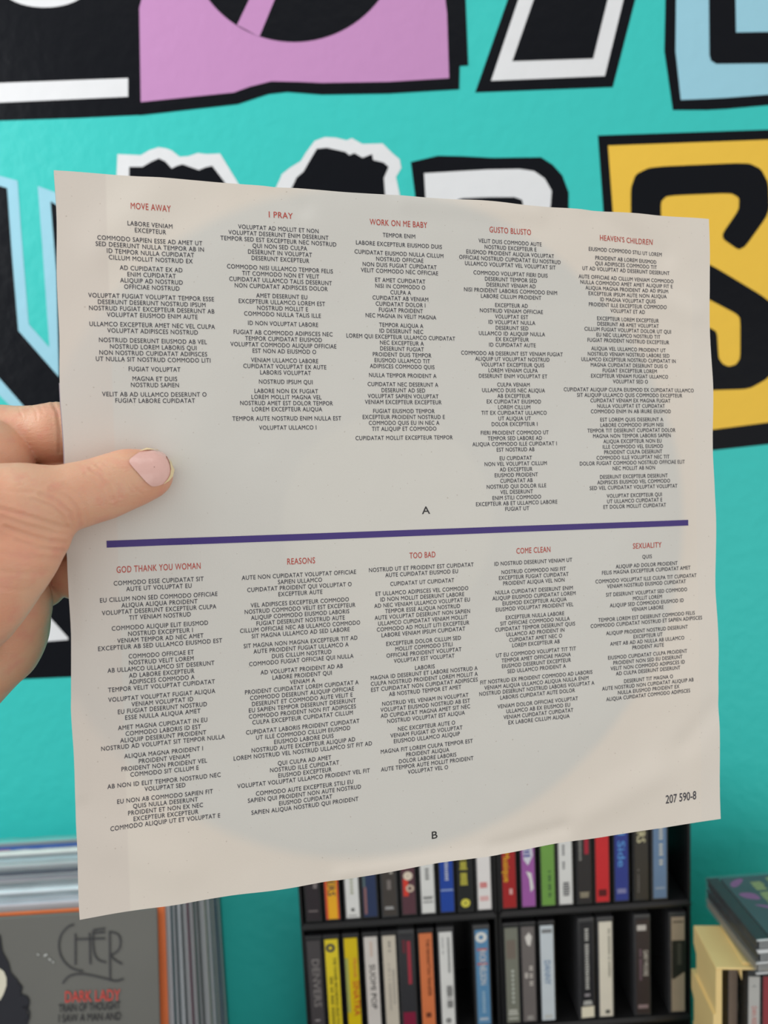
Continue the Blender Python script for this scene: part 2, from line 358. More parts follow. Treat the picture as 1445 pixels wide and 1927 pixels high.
COLS = [
 ('MOVE AWAY', (284, 391), (283, 424), (293, 754), [[13, 9], [30, 31, 25, 24], [18, 14, 18, 16], [36, 31, 36, 26], [36, 26], [31, 25, 31, 33], [15], [13, 14], [30, 23]]),
 ('I PRAY', (528, 406), (525, 432), (542, 805), [[25, 31, 36, 17, 20, 18], [33, 24, 32, 29], [16, 27, 16, 24], [22], [31, 24, 33, 20], [21, 26, 16], [17], [20, 22, 29, 22], [34], [18]]),
 ('WORK ON ME BABY', (750, 421), (751, 444), (761, 824), [[11], [29], [30, 16, 25, 26], [17, 17, 7, 19, 17, 15, 24], [15, 15, 37, 15, 15, 20, 19, 22], [23], [24, 15, 24, 26], [21, 28, 24, 22], [33]]),
 ('GUSTO BLUSTO', (960, 435), (960, 457), (972, 957), [[23, 19, 32, 37, 33], [27, 19, 18, 34, 22], [12, 23, 12, 17, 12, 24, 12, 17], [37, 27, 23, 18, 25], [12, 23, 12, 20, 12, 24, 12, 17], [25, 20, 31, 14], [12, 23, 12, 16, 12, 22, 12, 18, 30, 9]]),
 ("HEAVEN'S CHILDREN", (1180, 451), (1179, 473), (1192, 952), [[30], [25, 25, 35], [38, 37, 33, 31, 22, 31, 14], [25, 25, 35, 26, 33], [30, 33, 38, 31, 22, 31, 14], [52, 42, 32, 27, 32], [25, 25, 35, 31, 23, 24, 23, 29, 42, 17], [27, 29, 35], [22, 22, 25]]),
 ('GOD THANK YOU WOMAN', (300, 1068), (300, 1093), (313, 1546), [[26, 19], [34, 22, 33, 18], [28, 19, 25, 36], [19, 19, 31, 19, 19, 31], [31, 18, 26, 22], [26, 22, 25, 36], [23, 15, 25, 20], [33, 12], [28, 19, 22, 19, 32]]),
 ('REASONS', (566, 1055), (564, 1081), (575, 1514), [[36, 14, 33, 14], [31, 35, 31, 28, 38, 31], [36, 30, 19, 33], [26, 19, 8, 36, 33, 32, 34, 34, 32], [36, 30, 19, 33, 44], [17, 22, 17, 42], [31, 36, 17, 34]]),
 ('TOO BAD', (794, 1044), (793, 1067), (805, 1447), [[36, 25], [22], [32, 29, 33, 26, 33, 31, 32, 29], [26, 20, 26, 21], [7, 37, 37, 37, 25], [30, 31, 31, 27], [20, 25, 23], [32, 15, 20, 32, 14]]),
 ('COME CLEAN', (1003, 1035), (1003, 1057), (1014, 1353), [[29], [24, 26, 23], [29, 31, 24, 29], [22, 26, 30, 22, 20, 18], [30, 26, 26, 22], [42, 39, 43, 28], [30, 24, 26, 23]]),
 ('SEXUALITY', (1215, 1026), (1215, 1047), (1220, 1307), [[4], [25, 36], [41, 32], [33, 12, 30, 13], [39, 45], [33, 12, 30, 13], [32, 28, 30, 26], [20, 37, 25, 34]]),
]
AVG = sum(glyph(c_)[2] for c_ in 'THE QUICK BROWN FOX JUMPS OVER THE LAZY DOG') / 43
CHW = 0.001385                       # mean advance of one small capital, metres
for title, tp, fp, lp, groups in COLS:
    tu = uv(*tp); vs, fs = text(title, 0.00265, width=len(title) * 0.00178, track=0.05)
    print_on_sheet('song_title', [(tu[0], tu[1], vs, fs)], RED)
    pos, y = [], 0.0
    for g in groups:
        for n in g: pos.append((y, n)); y += 1.0
        y += 0.52
    tot = pos[-1][0]; f_, l_ = uv(*fp), uv(*lp); items = []
    for yy, n in pos:
        t = yy / tot
        best_ = None
        for _ in range(16):
            w_ = filler(n); nat = sum(glyph(c_)[2] for c_ in w_)
            if best_ is None or abs(nat - n * AVG) < best_[0]: best_ = (abs(nat - n * AVG), w_)
        vs, fs = text(best_[1], 0.00186, width=n * CHW, track=0.05)
        items.append((f_[0] + (l_[0] - f_[0]) * t, f_[1] + (l_[1] - f_[1]) * t, vs, fs))
    print_on_sheet('text_column', items, INK, 'stuff')
for ch, p in (('A', (800, 960)), ('B', (817, 1571))):
    q = uv(*p); vs, fs = text(ch, 0.0034, xs=1.15, res=5); print_on_sheet('side_letter', [(q[0], q[1], vs, fs)], BLK)
q = uv(1281, 1500); vs, fs = text('207 590-8', 0.0042, width=0.0178, res=5); print_on_sheet('catalogue_number', [(q[0], q[1], vs, fs)], INK)
p, q = uv(201, 1024), uv(1293, 983.5); n = 80; V, Fc = [], []
for i in range(n + 1):
    u = p[0] + (q[0] - p[0]) * i / n; v = p[1] + (q[1] - p[1]) * i / n
    for k, s in enumerate((-1, 0, 1)): V.append(sheet_inv @ sp(u, v + s * 0.00465, OFF))
for i in range(n):
    for k in (0, 1): Fc.append([i * 3 + k, i * 3 + 3 + k, i * 3 + 4 + k, i * 3 + k + 1])
mesh('violet_rule', V, Fc, VIO, sheet)

# ------------------------------------------------------------------ the hand: one continuous surface from a distance field
def skin_mat():
    m = bpy.data.materials.new('skin'); m.use_nodes = True; nt = m.node_tree; N = nt.nodes; Lk = nt.links
    b = N['Principled BSDF']; b.inputs['Roughness'].default_value = 0.42; b.inputs['Specular IOR Level'].default_value = 0.45
    b.inputs['Subsurface Weight'].default_value = 0.35; b.inputs['Subsurface Radius'].default_value = (1.0, 0.35, 0.2); b.inputs['Subsurface Scale'].default_value = 0.004
    tc = N.new('ShaderNodeTexCoord')
    def nz(s, d=3):
        n_ = N.new('ShaderNodeTexNoise'); n_.inputs['Scale'].default_value = s; n_.inputs['Detail'].default_value = d; Lk.new(tc.outputs['Object'], n_.inputs['Vector']); return n_.outputs['Fac']
    def mix(f, a_, b_):
        x = N.new('ShaderNodeMix'); x.data_type = 'RGBA'; Lk.new(f, x.inputs[0])
        for i, s in ((6, a_), (7, b_)):
            if isinstance(s, tuple): x.inputs[i].default_value = s + (1,)
            else: Lk.new(s, x.inputs[i])
        return x.outputs[2]
    big = N.new('ShaderNodeMapRange'); big.inputs[1].default_value = 0.35; big.inputs[2].default_value = 0.65; Lk.new(nz(45), big.inputs[0])
    c = mix(big.outputs[0], (0.74, 0.36, 0.23), (0.74, 0.43, 0.28))
    mid = N.new('ShaderNodeMapRange'); mid.inputs[1].default_value = 0.5; mid.inputs[2].default_value = 0.75; mid.inputs[4].default_value = 0.6; Lk.new(nz(160, 4), mid.inputs[0])
    c = mix(mid.outputs[0], c, (0.72, 0.30, 0.22))
    Lk.new(c, b.inputs['Base Color'])
    # fine skin lines, stretched across the limb
    mp = N.new('ShaderNodeMapping'); mp.inputs['Scale'].default_value = (1.0, 1.0, 3.2); mp.inputs['Rotation'].default_value = (0.0, 0.35, 0.0); Lk.new(tc.outputs['Object'], mp.inputs['Vector'])
    n1 = N.new('ShaderNodeTexNoise'); n1.inputs['Scale'].default_value = 330; n1.inputs['Detail'].default_value = 4; Lk.new(mp.outputs[0], n1.inputs['Vector'])
    bp = N.new('ShaderNodeBump'); bp.inputs['Strength'].default_value = 0.35; bp.inputs['Distance'].default_value = 0.0006
    Lk.new(n1.outputs['Fac'], bp.inputs['Height'])
    vo = N.new('ShaderNodeTexVoronoi'); vo.inputs['Scale'].default_value = 1500; Lk.new(tc.outputs['Object'], vo.inputs['Vector'])
    bp2 = N.new('ShaderNodeBump'); bp2.inputs['Strength'].default_value = 0.18; bp2.inputs['Distance'].default_value = 0.0003
    Lk.new(vo.outputs['Distance'], bp2.inputs['Height']); Lk.new(bp.outputs['Normal'], bp2.inputs['Normal']); Lk.new(bp2.outputs['Normal'], b.inputs['Normal'])
    return m
ZS, Z0 = 1.2, 0.29
def hp(px, py, z): return np.array([(px - CX) / F_PX * z, -(py - CY) / F_PX * z, (z - Z0) * ZS])
def smin(a_, b_, k):
    h = np.clip(0.5 + 0.5 * (b_ - a_) / k, 0, 1); return b_ * (1 - h) + a_ * h - k * h * (1 - h)
STEP = 0.0011
x0, x1 = hp(-560, 0, .30)[0], hp(350, 0, .315)[0] + 0.012
y0, y1 = hp(0, 1850, .29)[1], hp(0, 730, .30)[1] + 0.004
z0_, z1_ = (0.215 - Z0) * ZS, (0.365 - Z0) * ZS
gx = np.arange(x0, x1, STEP, dtype=np.float32); gy = np.arange(y0, y1, STEP, dtype=np.float32); gz = np.arange(z0_, z1_, STEP, dtype=np.float32)
GX, GY, GZ = gx[:, None, None], gy[None, :, None], gz[None, None, :]
def cone(pa, pb):
    (ax, ay, ar, az), (bx, by, br, bz) = pa, pb
    A_, B_ = hp(ax, ay, az), hp(bx, by, bz); ra, rb = ar * az / F_PX, br * bz / F_PX
    d = (B_ - A_).astype(np.float32); L2 = float(d @ d)
    t = ((GX - np.float32(A_[0])) * d[0] + (GY - np.float32(A_[1])) * d[1] + (GZ - np.float32(A_[2])) * d[2]) / np.float32(L2)
    t = np.clip(t, 0, 1)
    q = (GX - (A_[0] + d[0] * t)) ** 2 + (GY - (A_[1] + d[1] * t)) ** 2 + (GZ - (A_[2] + d[2] * t)) ** 2
    return (np.sqrt(q) - (ra + (rb - ra) * t)).astype(np.float32)
def chain(pts, k=0.003):
    r = None
    for a_, b_ in zip(pts, pts[1:]):
        c = cone(a_, b_); r = c if r is None else smin(r, c, k)
    return r
thumb = chain([(279, 893, 46, .288), (238, 902, 50, .2845), (188, 921, 53, .2805), (130, 936, 56, .275), (40, 962, 86, .269), (-60, 988, 112, .266), (-180, 1040, 130, .268)], 0.006)
thenar = chain([(77, 1001, 57, .270), (20, 1045, 78, .266), (-60, 1100, 114, .265), (-150, 1180, 142, .272)], 0.008)
F_ = smin(thumb, thenar, 0.0022)
heel = chain([(25, 1130, 68, .300), (-30, 1180, 111, .305), (-150, 1250, 150, .298), (-340, 1450, 150, .295), (-560, 1760, 150, .30)], 0.01)
body = smin(F_, heel, 0.0016)
palm = chain([(-150, 1180, 140, .280), (-120, 1000, 115, .292), (-130, 900, 95, .298)], 0.01)
body = smin(body, palm, 0.004)
index = chain([(-120, 860, 60, .303), (0, 820, 54, .306), (108, 814, 53, .3035), (215, 803, 47, .305), (335, 800, 40, .3105)], 0.004)
body = smin(body, index, 0.0012)
fold = chain([(-40, 884, 100, .2935), (-150, 930, 110, .298)], 0.005)
body = smin(body, fold, 0.0006)
fold2 = chain([(-62, 906, 97, .2865), (-160, 960, 110, .290)], 0.005)
body = smin(body, fold2, 0.0006)
middle = chain([(-120, 930, 60, .318), (20, 908, 48, .316), (120, 908, 45, .309), (240, 895, 42, .309), (355, 885, 38, .3135)], 0.004)
body = smin(body, middle, 0.001)
ring = chain([(-110, 1010, 58, .322), (20, 996, 46, .319), (120, 992, 43, .310), (240, 980, 40, .309), (345, 972, 36, .313)], 0.004)
body = smin(body, ring, 0.001)
pinky = chain([(-100, 1080, 60, .320), (30, 1082, 46, .318), (80, 1101, 38, .317), (84, 1103, 38, .316)], 0.004)
body = smin(body, pinky, 0.001)
pinky2 = chain([(80, 1080, 40, .322), (152, 1084, 42, .313), (240, 1070, 36, .309), (300, 1062, 32, .312)], 0.004)
body = smin(body, pinky2, 0.0008)
def surface_nets(D, step, org):
    nx, ny, nz_ = D.shape; s = D < 0
    cnt = np.zeros((nx - 1, ny - 1, nz_ - 1), np.int8); corners = [(i, j, k) for i in (0, 1) for j in (0, 1) for k in (0, 1)]
    for i, j, k in corners: cnt += s[i:nx - 1 + i, j:ny - 1 + j, k:nz_ - 1 + k]
    act = (cnt > 0) & (cnt < 8); idx = np.argwhere(act); ids = -np.ones(act.shape, np.int64); ids[act] = np.arange(len(idx))
    acc = np.zeros((len(idx), 3)); num = np.zeros(len(idx))
    for a_ in corners:
        for ax in range(3):
            if a_[ax] == 0:
                b_ = list(a_); b_[ax] = 1
                da = D[idx[:, 0] + a_[0], idx[:, 1] + a_[1], idx[:, 2] + a_[2]]; db = D[idx[:, 0] + b_[0], idx[:, 1] + b_[1], idx[:, 2] + b_[2]]
                c = (da < 0) != (db < 0); t = np.where(c, da / np.where(c, da - db, 1), 0)
                p_ = np.array(a_, float)[None, :].repeat(len(idx), 0); p_[:, ax] += t
                acc += p_ * c[:, None]; num += c
    V_ = (idx + acc / num[:, None]) * step + np.array(org)
    Q = []
    for ax in range(3):
        o1, o2 = (ax + 1) % 3, (ax + 2) % 3
        sl0 = [slice(None)] * 3; sl1 = [slice(None)] * 3; sl0[ax] = slice(0, -1); sl1[ax] = slice(1, None)
        e = s[tuple(sl0)] != s[tuple(sl1)]; E_ = np.argwhere(e)
        m_ = (E_[:, o1] > 0) & (E_[:, o2] > 0) & (E_[:, o1] < D.shape[o1] - 1) & (E_[:, o2] < D.shape[o2] - 1); E_ = E_[m_]
        fl_ = s[E_[:, 0], E_[:, 1], E_[:, 2]]
        def gid(d1, d2):
            c = E_.copy(); c[:, o1] -= d1; c[:, o2] -= d2; return ids[c[:, 0], c[:, 1], c[:, 2]]
        q = np.stack([gid(1, 1), gid(0, 1), gid(0, 0), gid(1, 0)], 1); q[~fl_] = q[~fl_][:, ::-1]
        Q.append(q)
    return V_, np.concatenate(Q)
HV, HQ = surface_nets(body, STEP, (x0, y0, z0_))
HV[:, 2] = HV[:, 2] / ZS + Z0
me = bpy.data.meshes.new('hand'); me.from_pydata(HV.tolist(), [], HQ.tolist()); me.update()
tmp = bpy.data.objects.new('tmp_hand', me); SC.collection.objects.link(tmp)
md = tmp.modifiers.new('s', 'SMOOTH'); md.factor = 0.5; md.iterations = 3
md = tmp.modifiers.new('d', 'SUBSURF'); md.levels = 1; md.render_levels = 1
dg = bpy.context.evaluated_depsgraph_get(); me2 = bpy.data.meshes.new_from_object(tmp.evaluated_get(dg)); bpy.data.objects.remove(tmp)
n = len(me2.vertices); co = np.empty(n * 3); me2.vertices.foreach_get('co', co); co = co.reshape(-1, 3)
nr = np.empty(n * 3); me2.vertex_normals.foreach_get('vector', nr); nr = nr.reshape(-1, 3)
if np.mean((nr * (co - co.mean(0))).sum(1)) < 0:
    me2.flip_normals(); nr = -nr
px = co[:, 0] / co[:, 2] * F_PX + CX; py = -co[:, 1] / co[:, 2] * F_PX + CY
front = np.clip((0.289 - co[:, 2]) / 0.006, 0, 1) * (nr[:, 2] < 0.2)
WR = [  # creases drawn on the skin facing the lens: polyline in pixels, half width, depth, 0 front / 1 any
    ([(0, 957), (60, 974), (110, 990), (134, 994)], 4.0, .00075, 0), ([(60, 940), (95, 952), (118, 972), (126, 990)], 3.2, .0005, 0),
    ([(75, 930), (108, 944), (132, 966), (138, 988)], 3.2, .00055, 0), ([(95, 920), (128, 938), (147, 962), (150, 984)], 3.4, .00045, 0),
    ([(120, 912), (146, 930), (162, 955), (163, 980)], 3.6, .0003, 0), ([(0, 972), (50, 990), (100, 1000), (130, 1003)], 4.5, .0003, 0),
    ([(10, 992), (50, 1006), (95, 1019), (124, 1021)], 4.0, .0007, 0), ([(30, 1018), (70, 1032), (118, 1036)], 4.0, .0005, 0), ([(0, 1040), (50, 1050), (104, 1052)], 4.5, .0003, 0),
    ([(0, 1075), (50, 1080), (90, 1076)], 4.5, .00025, 0), ([(-10, 1105), (40, 1112), (68, 1108)], 4.5, .0002, 0),
    ([(170, 882), (192, 898), (206, 918), (212, 940)], 3.2, .00045, 0), ([(182, 876), (206, 894), (222, 916), (228, 936)], 2.8, .0003, 0), ([(196, 874), (216, 886), (236, 908), (246, 926)], 2.4, .00025, 0),
    ([(160, 892), (178, 906), (192, 930), (196, 950)], 3.0, .0003, 0), ([(214, 880), (236, 898), (254, 920), (268, 930)], 2.2, .0002, 0),
    ([(20, 925), (60, 926), (100, 936)], 3.5, .0002, 0), ([(10, 900), (60, 905), (95, 915)], 3.0, .00018, 0),
    ([(100, 760), (108, 775), (112, 810), (112, 850)], 3.0, .0006, 1), ([(60, 764), (68, 776), (70, 790)], 2.0, .0002, 1), ([(75, 764), (82, 778)], 2.0, .0002, 1), ([(35, 768), (42, 784)], 2.0, .0002, 1)]
dd = np.zeros(n)
for pl, w, dep, mode in WR:
    best = np.full(n, 1e9)
    for (ax, ay), (bx, by) in zip(pl, pl[1:]):
        ex, ey = bx - ax, by - ay; t = np.clip(((px - ax) * ex + (py - ay) * ey) / (ex * ex + ey * ey), 0, 1)
        best = np.minimum(best, np.hypot(px - ax - ex * t, py - ay - ey * t))
    g = np.exp(-(best / w) ** 2) - 0.45 * np.exp(-((best - 2.2 * w) / w) ** 2)
    msk = front if mode == 0 else ((co[:, 2] < .312) & (py < 880))
    dd -= 0.55 * dep * g * msk
# nail bed: sink the skin slightly under the nail
NAIL = [(240, 868), (252, 858), (263, 851), (276, 846), (292, 844), (306, 848), (317, 858), (324, 871), (326, 884), (323, 896), (317, 904), (306, 911), (295, 915), (285, 916), (275, 909), (260, 892), (248, 879)]
co2 = co + nr * dd[:, None]
HB = np.array(hp(-150, 1250, .298)); hb_cam = Vector((float(co2[:, 0].min()), float(co2[:, 1].min()), 0.30))
hroot = c2w(hb_cam)
world = np.array([CAM.x, CAM.y, CAM.z]) + co2[:, :1] * np.array(RT) + co2[:, 1:2] * np.array(UP) + co2[:, 2:3] * np.array(FW)
world -= np.array(hroot)
me2.vertices.foreach_set('co', world.ravel()); me2.update(); me2.name = 'hand'
me2.polygons.foreach_set('use_smooth', [True] * len(me2.polygons))
hand = link('hand', me2, skin_mat(), None, hroot)
tag(hand, 'left hand reaching in from the left, thumb pressed on the front of the sleeve', 'hand')
bm = bmesh.new(); bm.from_mesh(me2)
hole = sum(1 for e in bm.edges if e.is_boundary)
from mathutils.bvhtree import BVHTree
bvh = BVHTree.FromBMesh(bm); bm.free()
def on_hand(x, y, lift):
    d = ray(x, y).normalized(); h = bvh.ray_cast(CAM - hroot, d)
    if h[0] is None: return None
    nn = h[1] if h[1].dot(d) < 0 else -h[1]
    return h[0] + nn * lift
cxn, cyn = 289, 880
def nail(name, r0, r1, lift, m, parent):
    ring_n = 6; V, Fc = [], []; P_ = chaikin(NAIL, 2, 0.25); N_ = len(P_)
    rows = [r0 + (r1 - r0) * k / ring_n for k in range(ring_n + 1)]; CC = on_hand(cxn, cyn, lift + 0.0004)
    for r in rows:
        for p_ in P_:
            s = r
            q = None
            while q is None and s > -1.0:
                q = on_hand(cxn + (p_[0] - cxn) * s, cyn + (p_[1] - cyn) * s, lift + 0.0004 * (1 - r * r)); s -= 0.02
            V.append(q if q is not None else Vector((0, 0, 0)))
    for k in range(ring_n):
        for i in range(N_):
            j = (i + 1) % N_; Fc.append([k * N_ + i, k * N_ + j, (k + 1) * N_ + j, (k + 1) * N_ + i])
    return mesh(name, V, Fc, m, parent, True)
nailm = mat('fingernail', srgb(232, 186, 176), 0.22, 0.06, 120, 0.15, 400, 0.5, coat=0.3)
nl = nail('thumbnail', 0.02, 0.98, 0.00045, nailm, hand)
# paler free edge along the fingertip side of the nail
V, Fc = [], []
EDGE = [(262, 851.5), (276, 846.5), (292, 844.5), (305, 848), (316, 858), (322.5, 871), (324.5, 884), (321.5, 896), (315.5, 903.5), (306, 910)]
k = 0
for i, (x, y) in enumerate(EDGE):
    w = 0.985 - 0.17 * math.sin(math.pi * i / (len(EDGE) - 1)) ** 0.7
    for s in (1.0, (1 + w) / 2, w):
        q = None; ss = s
        while q is None: q = on_hand(cxn + (x - cxn) * ss, cyn + (y - cyn) * ss, 0.0009); ss -= 0.02
        V.append(q)
for i in range(len(EDGE) - 1):
    for j in (0, 1): Fc.append([i * 3 + j, i * 3 + 3 + j, i * 3 + 4 + j, i * 3 + 1 + j])
mesh('nail_tip', V, Fc, mat('nail free edge', srgb(238, 216, 168), 0.3, 0.05, 100), nl, True)

# ------------------------------------------------------------------ counter that carries everything
RY = 0.61
ztop = at(140, 1719, RY).z
CT = ztop - 0.312
cnt_ = empty('counter', (0.0, 0.65, 0.0), 'dark shop counter along the turquoise wall, under the records and the racks', 'counter')
cm = mat('black laminate', (0.012, 0.012, 0.014), 0.45, 0.2, 30)
box('counter_top', (-1.2, -0.25, CT - 0.03), (1.2, WY - 0.652, CT), cm, cnt_, 0.003)
for x in (-1.15, 1.11): box('leg', (x, -0.23, 0.0), (x + 0.04, 0.06, CT - 0.03), cm, cnt_)
box('front_board', (-1.11, -0.21, 0.05), (1.11, -0.19, CT - 0.03), cm, cnt_)

# ------------------------------------------------------------------ records standing at the left
CLEAR = clear_mat('clear plastic sleeve', gloss=0.25, rough=0.22, milk=0.50)
REC = [  # top py at x=100, right edge px (y 1720), colour of the board, lean deg, label
    (1721, 296, srgb(100, 100, 95), 11, 'grey record cover at the very front with thin-lined logo, red lettering and dark curly hair'),
    (1710, 311, srgb(232, 120, 66), 10, 'bright orange record cover directly behind the grey front one'),
    (1699, 322, srgb(196, 196, 206), 9, 'pale grey record in clear plastic behind the orange one'),
    (1687, 331, srgb(178, 180, 188), 8, 'mid-grey record in clear plastic, second behind the orange one'),
    (1675, 342, srgb(232, 236, 242), 7, 'light grey record in clear plastic in front of the wine-red edged one'),
    (1664, 354, srgb(160, 160, 165), 6, 'record cover with a wine-red right-hand edge in the middle of the stack'),
    (1652, 366, srgb(150, 142, 150), 6, 'dark grey record behind the wine-red edged one'),
    (1638, 374, srgb(92, 90, 102), 5, 'slate-grey record behind the dark gap in the stack'),
    (1626, 388, srgb(186, 192, 194), 5, 'cream-edged record in wrinkled clear plastic'),
    (1613, 398, srgb(192, 204, 210), 4, 'charcoal record in clear plastic behind the cream-edged one'),
    (1602, 404, srgb(240, 240, 236), 4, 'white record cover near the back of the stack'),
    (1593, 409, srgb(62, 92, 170), 3, 'blue record cover with a pink patch, second from the wall'),
    (1581, 416, srgb(120, 200, 195), 3, 'rearmost record, pale turquoise under clear plastic, nearest the wall')]
SHADED_SPINE = [(84, 90, 98), (80, 76, 82), (70, 68, 72), (100, 14, 58), (72, 72, 66), (66, 70, 68), (138, 132, 118), (50, 56, 58), (62, 62, 56), (40, 52, 50), (42, 66, 62)]  # right edge colours, own hues darkened to carry the shade there
rec_obj = []
for i, (tpy, rpx, col, lean, lab) in enumerate(REC):
    Yt = at_z(100, tpy, ztop).y; la = math.radians(lean); hgt = 0.315
    yb = Yt - hgt * math.sin(la); xr = at(rpx, 1722, Yt).x
    r = empty('record', (xr - 0.1575, yb, CT + 0.0005), lab, 'record', 'records standing at the left', rx=-la)
    hh = (ztop - CT) / math.cos(la) + (0.0 if i == 0 else rnd.uniform(-0.002, 0.002))
    cm_ = mat('record board %d' % i, col, 0.5, 0.12, 25)
    if i == 0: cm_ = mat('grey photo cover', col, 0.35, 0.16, 9, coat=0.2)
    th = 0.0035 if i < 2 else 0.0062
    box('cardboard_cover', (-0.1575, 0.0, 0.0), (0.1575, th, hh - 0.001), cm_, r, 0.0008, 2)
    if i > 1:
        box('plastic_outer_sleeve', (-0.1570, -0.0004, 0.0), (0.1571, th + 0.0004, hh - 0.0022), CLEAR, r, 0.0003, 1)
        n_ = 60; V = []                                    # wrinkled mouth of the plastic sleeve above the board
        for j in range(n_ + 1):
            x_ = -0.157 + 0.314 * j / n_; yy = th * 0.5 + 0.0016 * noise.noise(Vector((j * 0.37, i * 3.1, 0))); zz = hh + 0.0016 + 0.0012 * noise.noise(Vector((j * 0.21, i * 5.7, 2)))
            V += [(x_, th - 0.0002, hh - 0.0025), (x_, yy, zz)]
        mesh('plastic_lip', V, [[2 * j, 2 * j + 2, 2 * j + 3, 2 * j + 1] for j in range(n_)], CLEAR, r, True)
        box('spine', (0.1572, 0.0004, 0.0), (0.1580, th - 0.0004, hh - 0.0015), mat('shaded record spine %d' % i, srgb(*SHADED_SPINE[i - 2]), 0.35, 0.2, 30), r)  # strip added so the right edge reads as shaded
    rec_obj.append((r, Yt, la, hh))
# blue record: pink patch on its top edge
r, Yt, la, hh = rec_obj[11]
mesh('pink_patch', [(-0.10, -0.0002, hh - 0.02), (-0.055, -0.0002, hh - 0.02), (-0.055, -0.0002, hh - 0.001), (-0.10, -0.0002, hh - 0.001)], [[0, 1, 2, 3]], mat('pink print', srgb(205, 120, 150), 0.5), r)
# print on the front record
r, Yt, la, hh = rec_obj[0]
Rm = Matrix.Translation(r.location) @ r.rotation_euler.to_matrix().to_4x4(); Ri = Rm.inverted()
pn = (Rm.to_3x3() @ Vector((0, -1, 0))); pp = Rm @ Vector((0, -0.0008, 0))
def on_cover(x, y, off=0.0):
    d = ray(x, y); t = (pp + pn * off - CAM).dot(pn) / d.dot(pn); return Ri @ (CAM + d * t)
def cover_stroke(name, lines, w, m, par=None):
    V, Fc = [], []
    for pl in lines:
        pl = [Vector(p_) for p_ in pl]
        for it in range(2):
            q = [pl[0]]
            for a_, b_ in zip(pl, pl[1:]): q += [a_ * .75 + b_ * .25, a_ * .25 + b_ * .75]
            q.append(pl[-1]); pl = q
        for a_, b_ in zip(pl, pl[1:]):
            d = (b_ - a_); 
            if d.length < 1e-6: continue
            nn = Vector((-d.y, d.x)).normalized() * w / 2; e = d.normalized() * w * 0.15; b0 = len(V)
            for q in (a_ - nn - e, b_ - nn + e, b_ + nn + e, a_ + nn - e): V.append(on_cover(q.x, q.y, 0.0002))
            Fc.append([b0, b0 + 1, b0 + 2, b0 + 3])
    return mesh(name, V, Fc, m, par or r)
GR = mat('dark grey cover print', (0.05, 0.05, 0.055), 0.5)
def z4(l): return [(x / 5.78, 1740 + y / 5.78) for x, y in l]
cover_stroke('logo_lettering', [z4([(800, 0), (740, 20), (670, 90), (638, 180), (640, 290), (680, 390), (760, 470), (840, 500), (900, 506)]),
    z4([(818, 100), (818, 440)]), z4([(972, 95), (980, 430)]), z4([(820, 162), (1140, 152)]), z4([(1015, 60), (1140, 45)]), z4([(1015, 95), (1140, 85)]),
    z4([(1010, 70), (1012, 300), (1060, 390), (1150, 412)]), z4([(1190, 75), (1195, 595)]), z4([(1190, 80), (1290, 100), (1315, 190), (1290, 290), (1200, 335)]), z4([(1205, 345), (1250, 390), (1325, 430)]),
    z4([(680, 640), (740, 560), (850, 535), (960, 545), (1190, 600)]), z4([(1190, 602), (1260, 620), (1340, 592)])], 3.0, GR)
def cover_text(name, s, x0, y0, x1, y1, cap_px, m):
    vs, fs = text(s, 1.0, width=1.0); V = []
    for vx, vy in vs:
        t = vx + 0.5; X = x0 + (x1 - x0) * t; Y = y0 + (y1 - y0) * t - vy * cap_px; V.append(on_cover(X, Y, 0.0003))
    return mesh(name, V, fs, m, r)
cover_text('title_lettering', 'DARK LADY', 121, 1876, 226, 1872, 21, mat('red cover print', srgb(205, 68, 60), 0.5))
cover_text('song_lettering', 'TRAIN OF THOUGHT', 110, 1898, 226, 1892, 15, mat('black cover print', (0.02, 0.02, 0.025), 0.5))
cover_text('song_lettering', 'I SAW A MAN AND', 109, 1917, 228, 1912, 15, MATS['black cover print'])
hair = [(-60, 1740), (0, 1760), (4, 1790), (16, 1812), (20, 1830), (32, 1843), (40, 1858), (40, 1872), (52, 1878), (54, 1895), (50, 1905), (56, 1915), (46, 1945), (-60, 1960)]
V = [on_cover(x, y, 0.0002) for x, y in hair]; mesh('printed_hair', V, tri_poly(hair), mat('black hair print', (0.008, 0.009, 0.016), 0.5), r)
cover_stroke('printed_curls', [[(38, 1872), (50, 1874), (55, 1884), (52, 1896), (44, 1893)], [(42, 1895), (54, 1900), (56, 1912), (48, 1920)], [(34, 1850), (42, 1858), (38, 1866)]], 2.6, MATS['black hair print'])
sk_ = [(-60, 1790), (0, 1823), (7, 1828), (12, 1840), (12, 1855), (6, 1872), (0, 1882), (-60, 1900)]
V = [on_cover(x, y, 0.0004) for x, y in sk_]; mesh('printed_skin', V, tri_poly(sk_), mat('pale skin print', srgb(215, 210, 190), 0.5), r)
cover_stroke('painted_glint', [[(70, 1796), (73, 1797)], [(83, 1799), (88, 1796)], [(92, 1804), (95, 1807)], [(99, 1810), (101, 1811)]], 3.0, mat('painted glint', (0.7, 0.72, 0.7), 0.3))  # small highlights painted on as white strokes

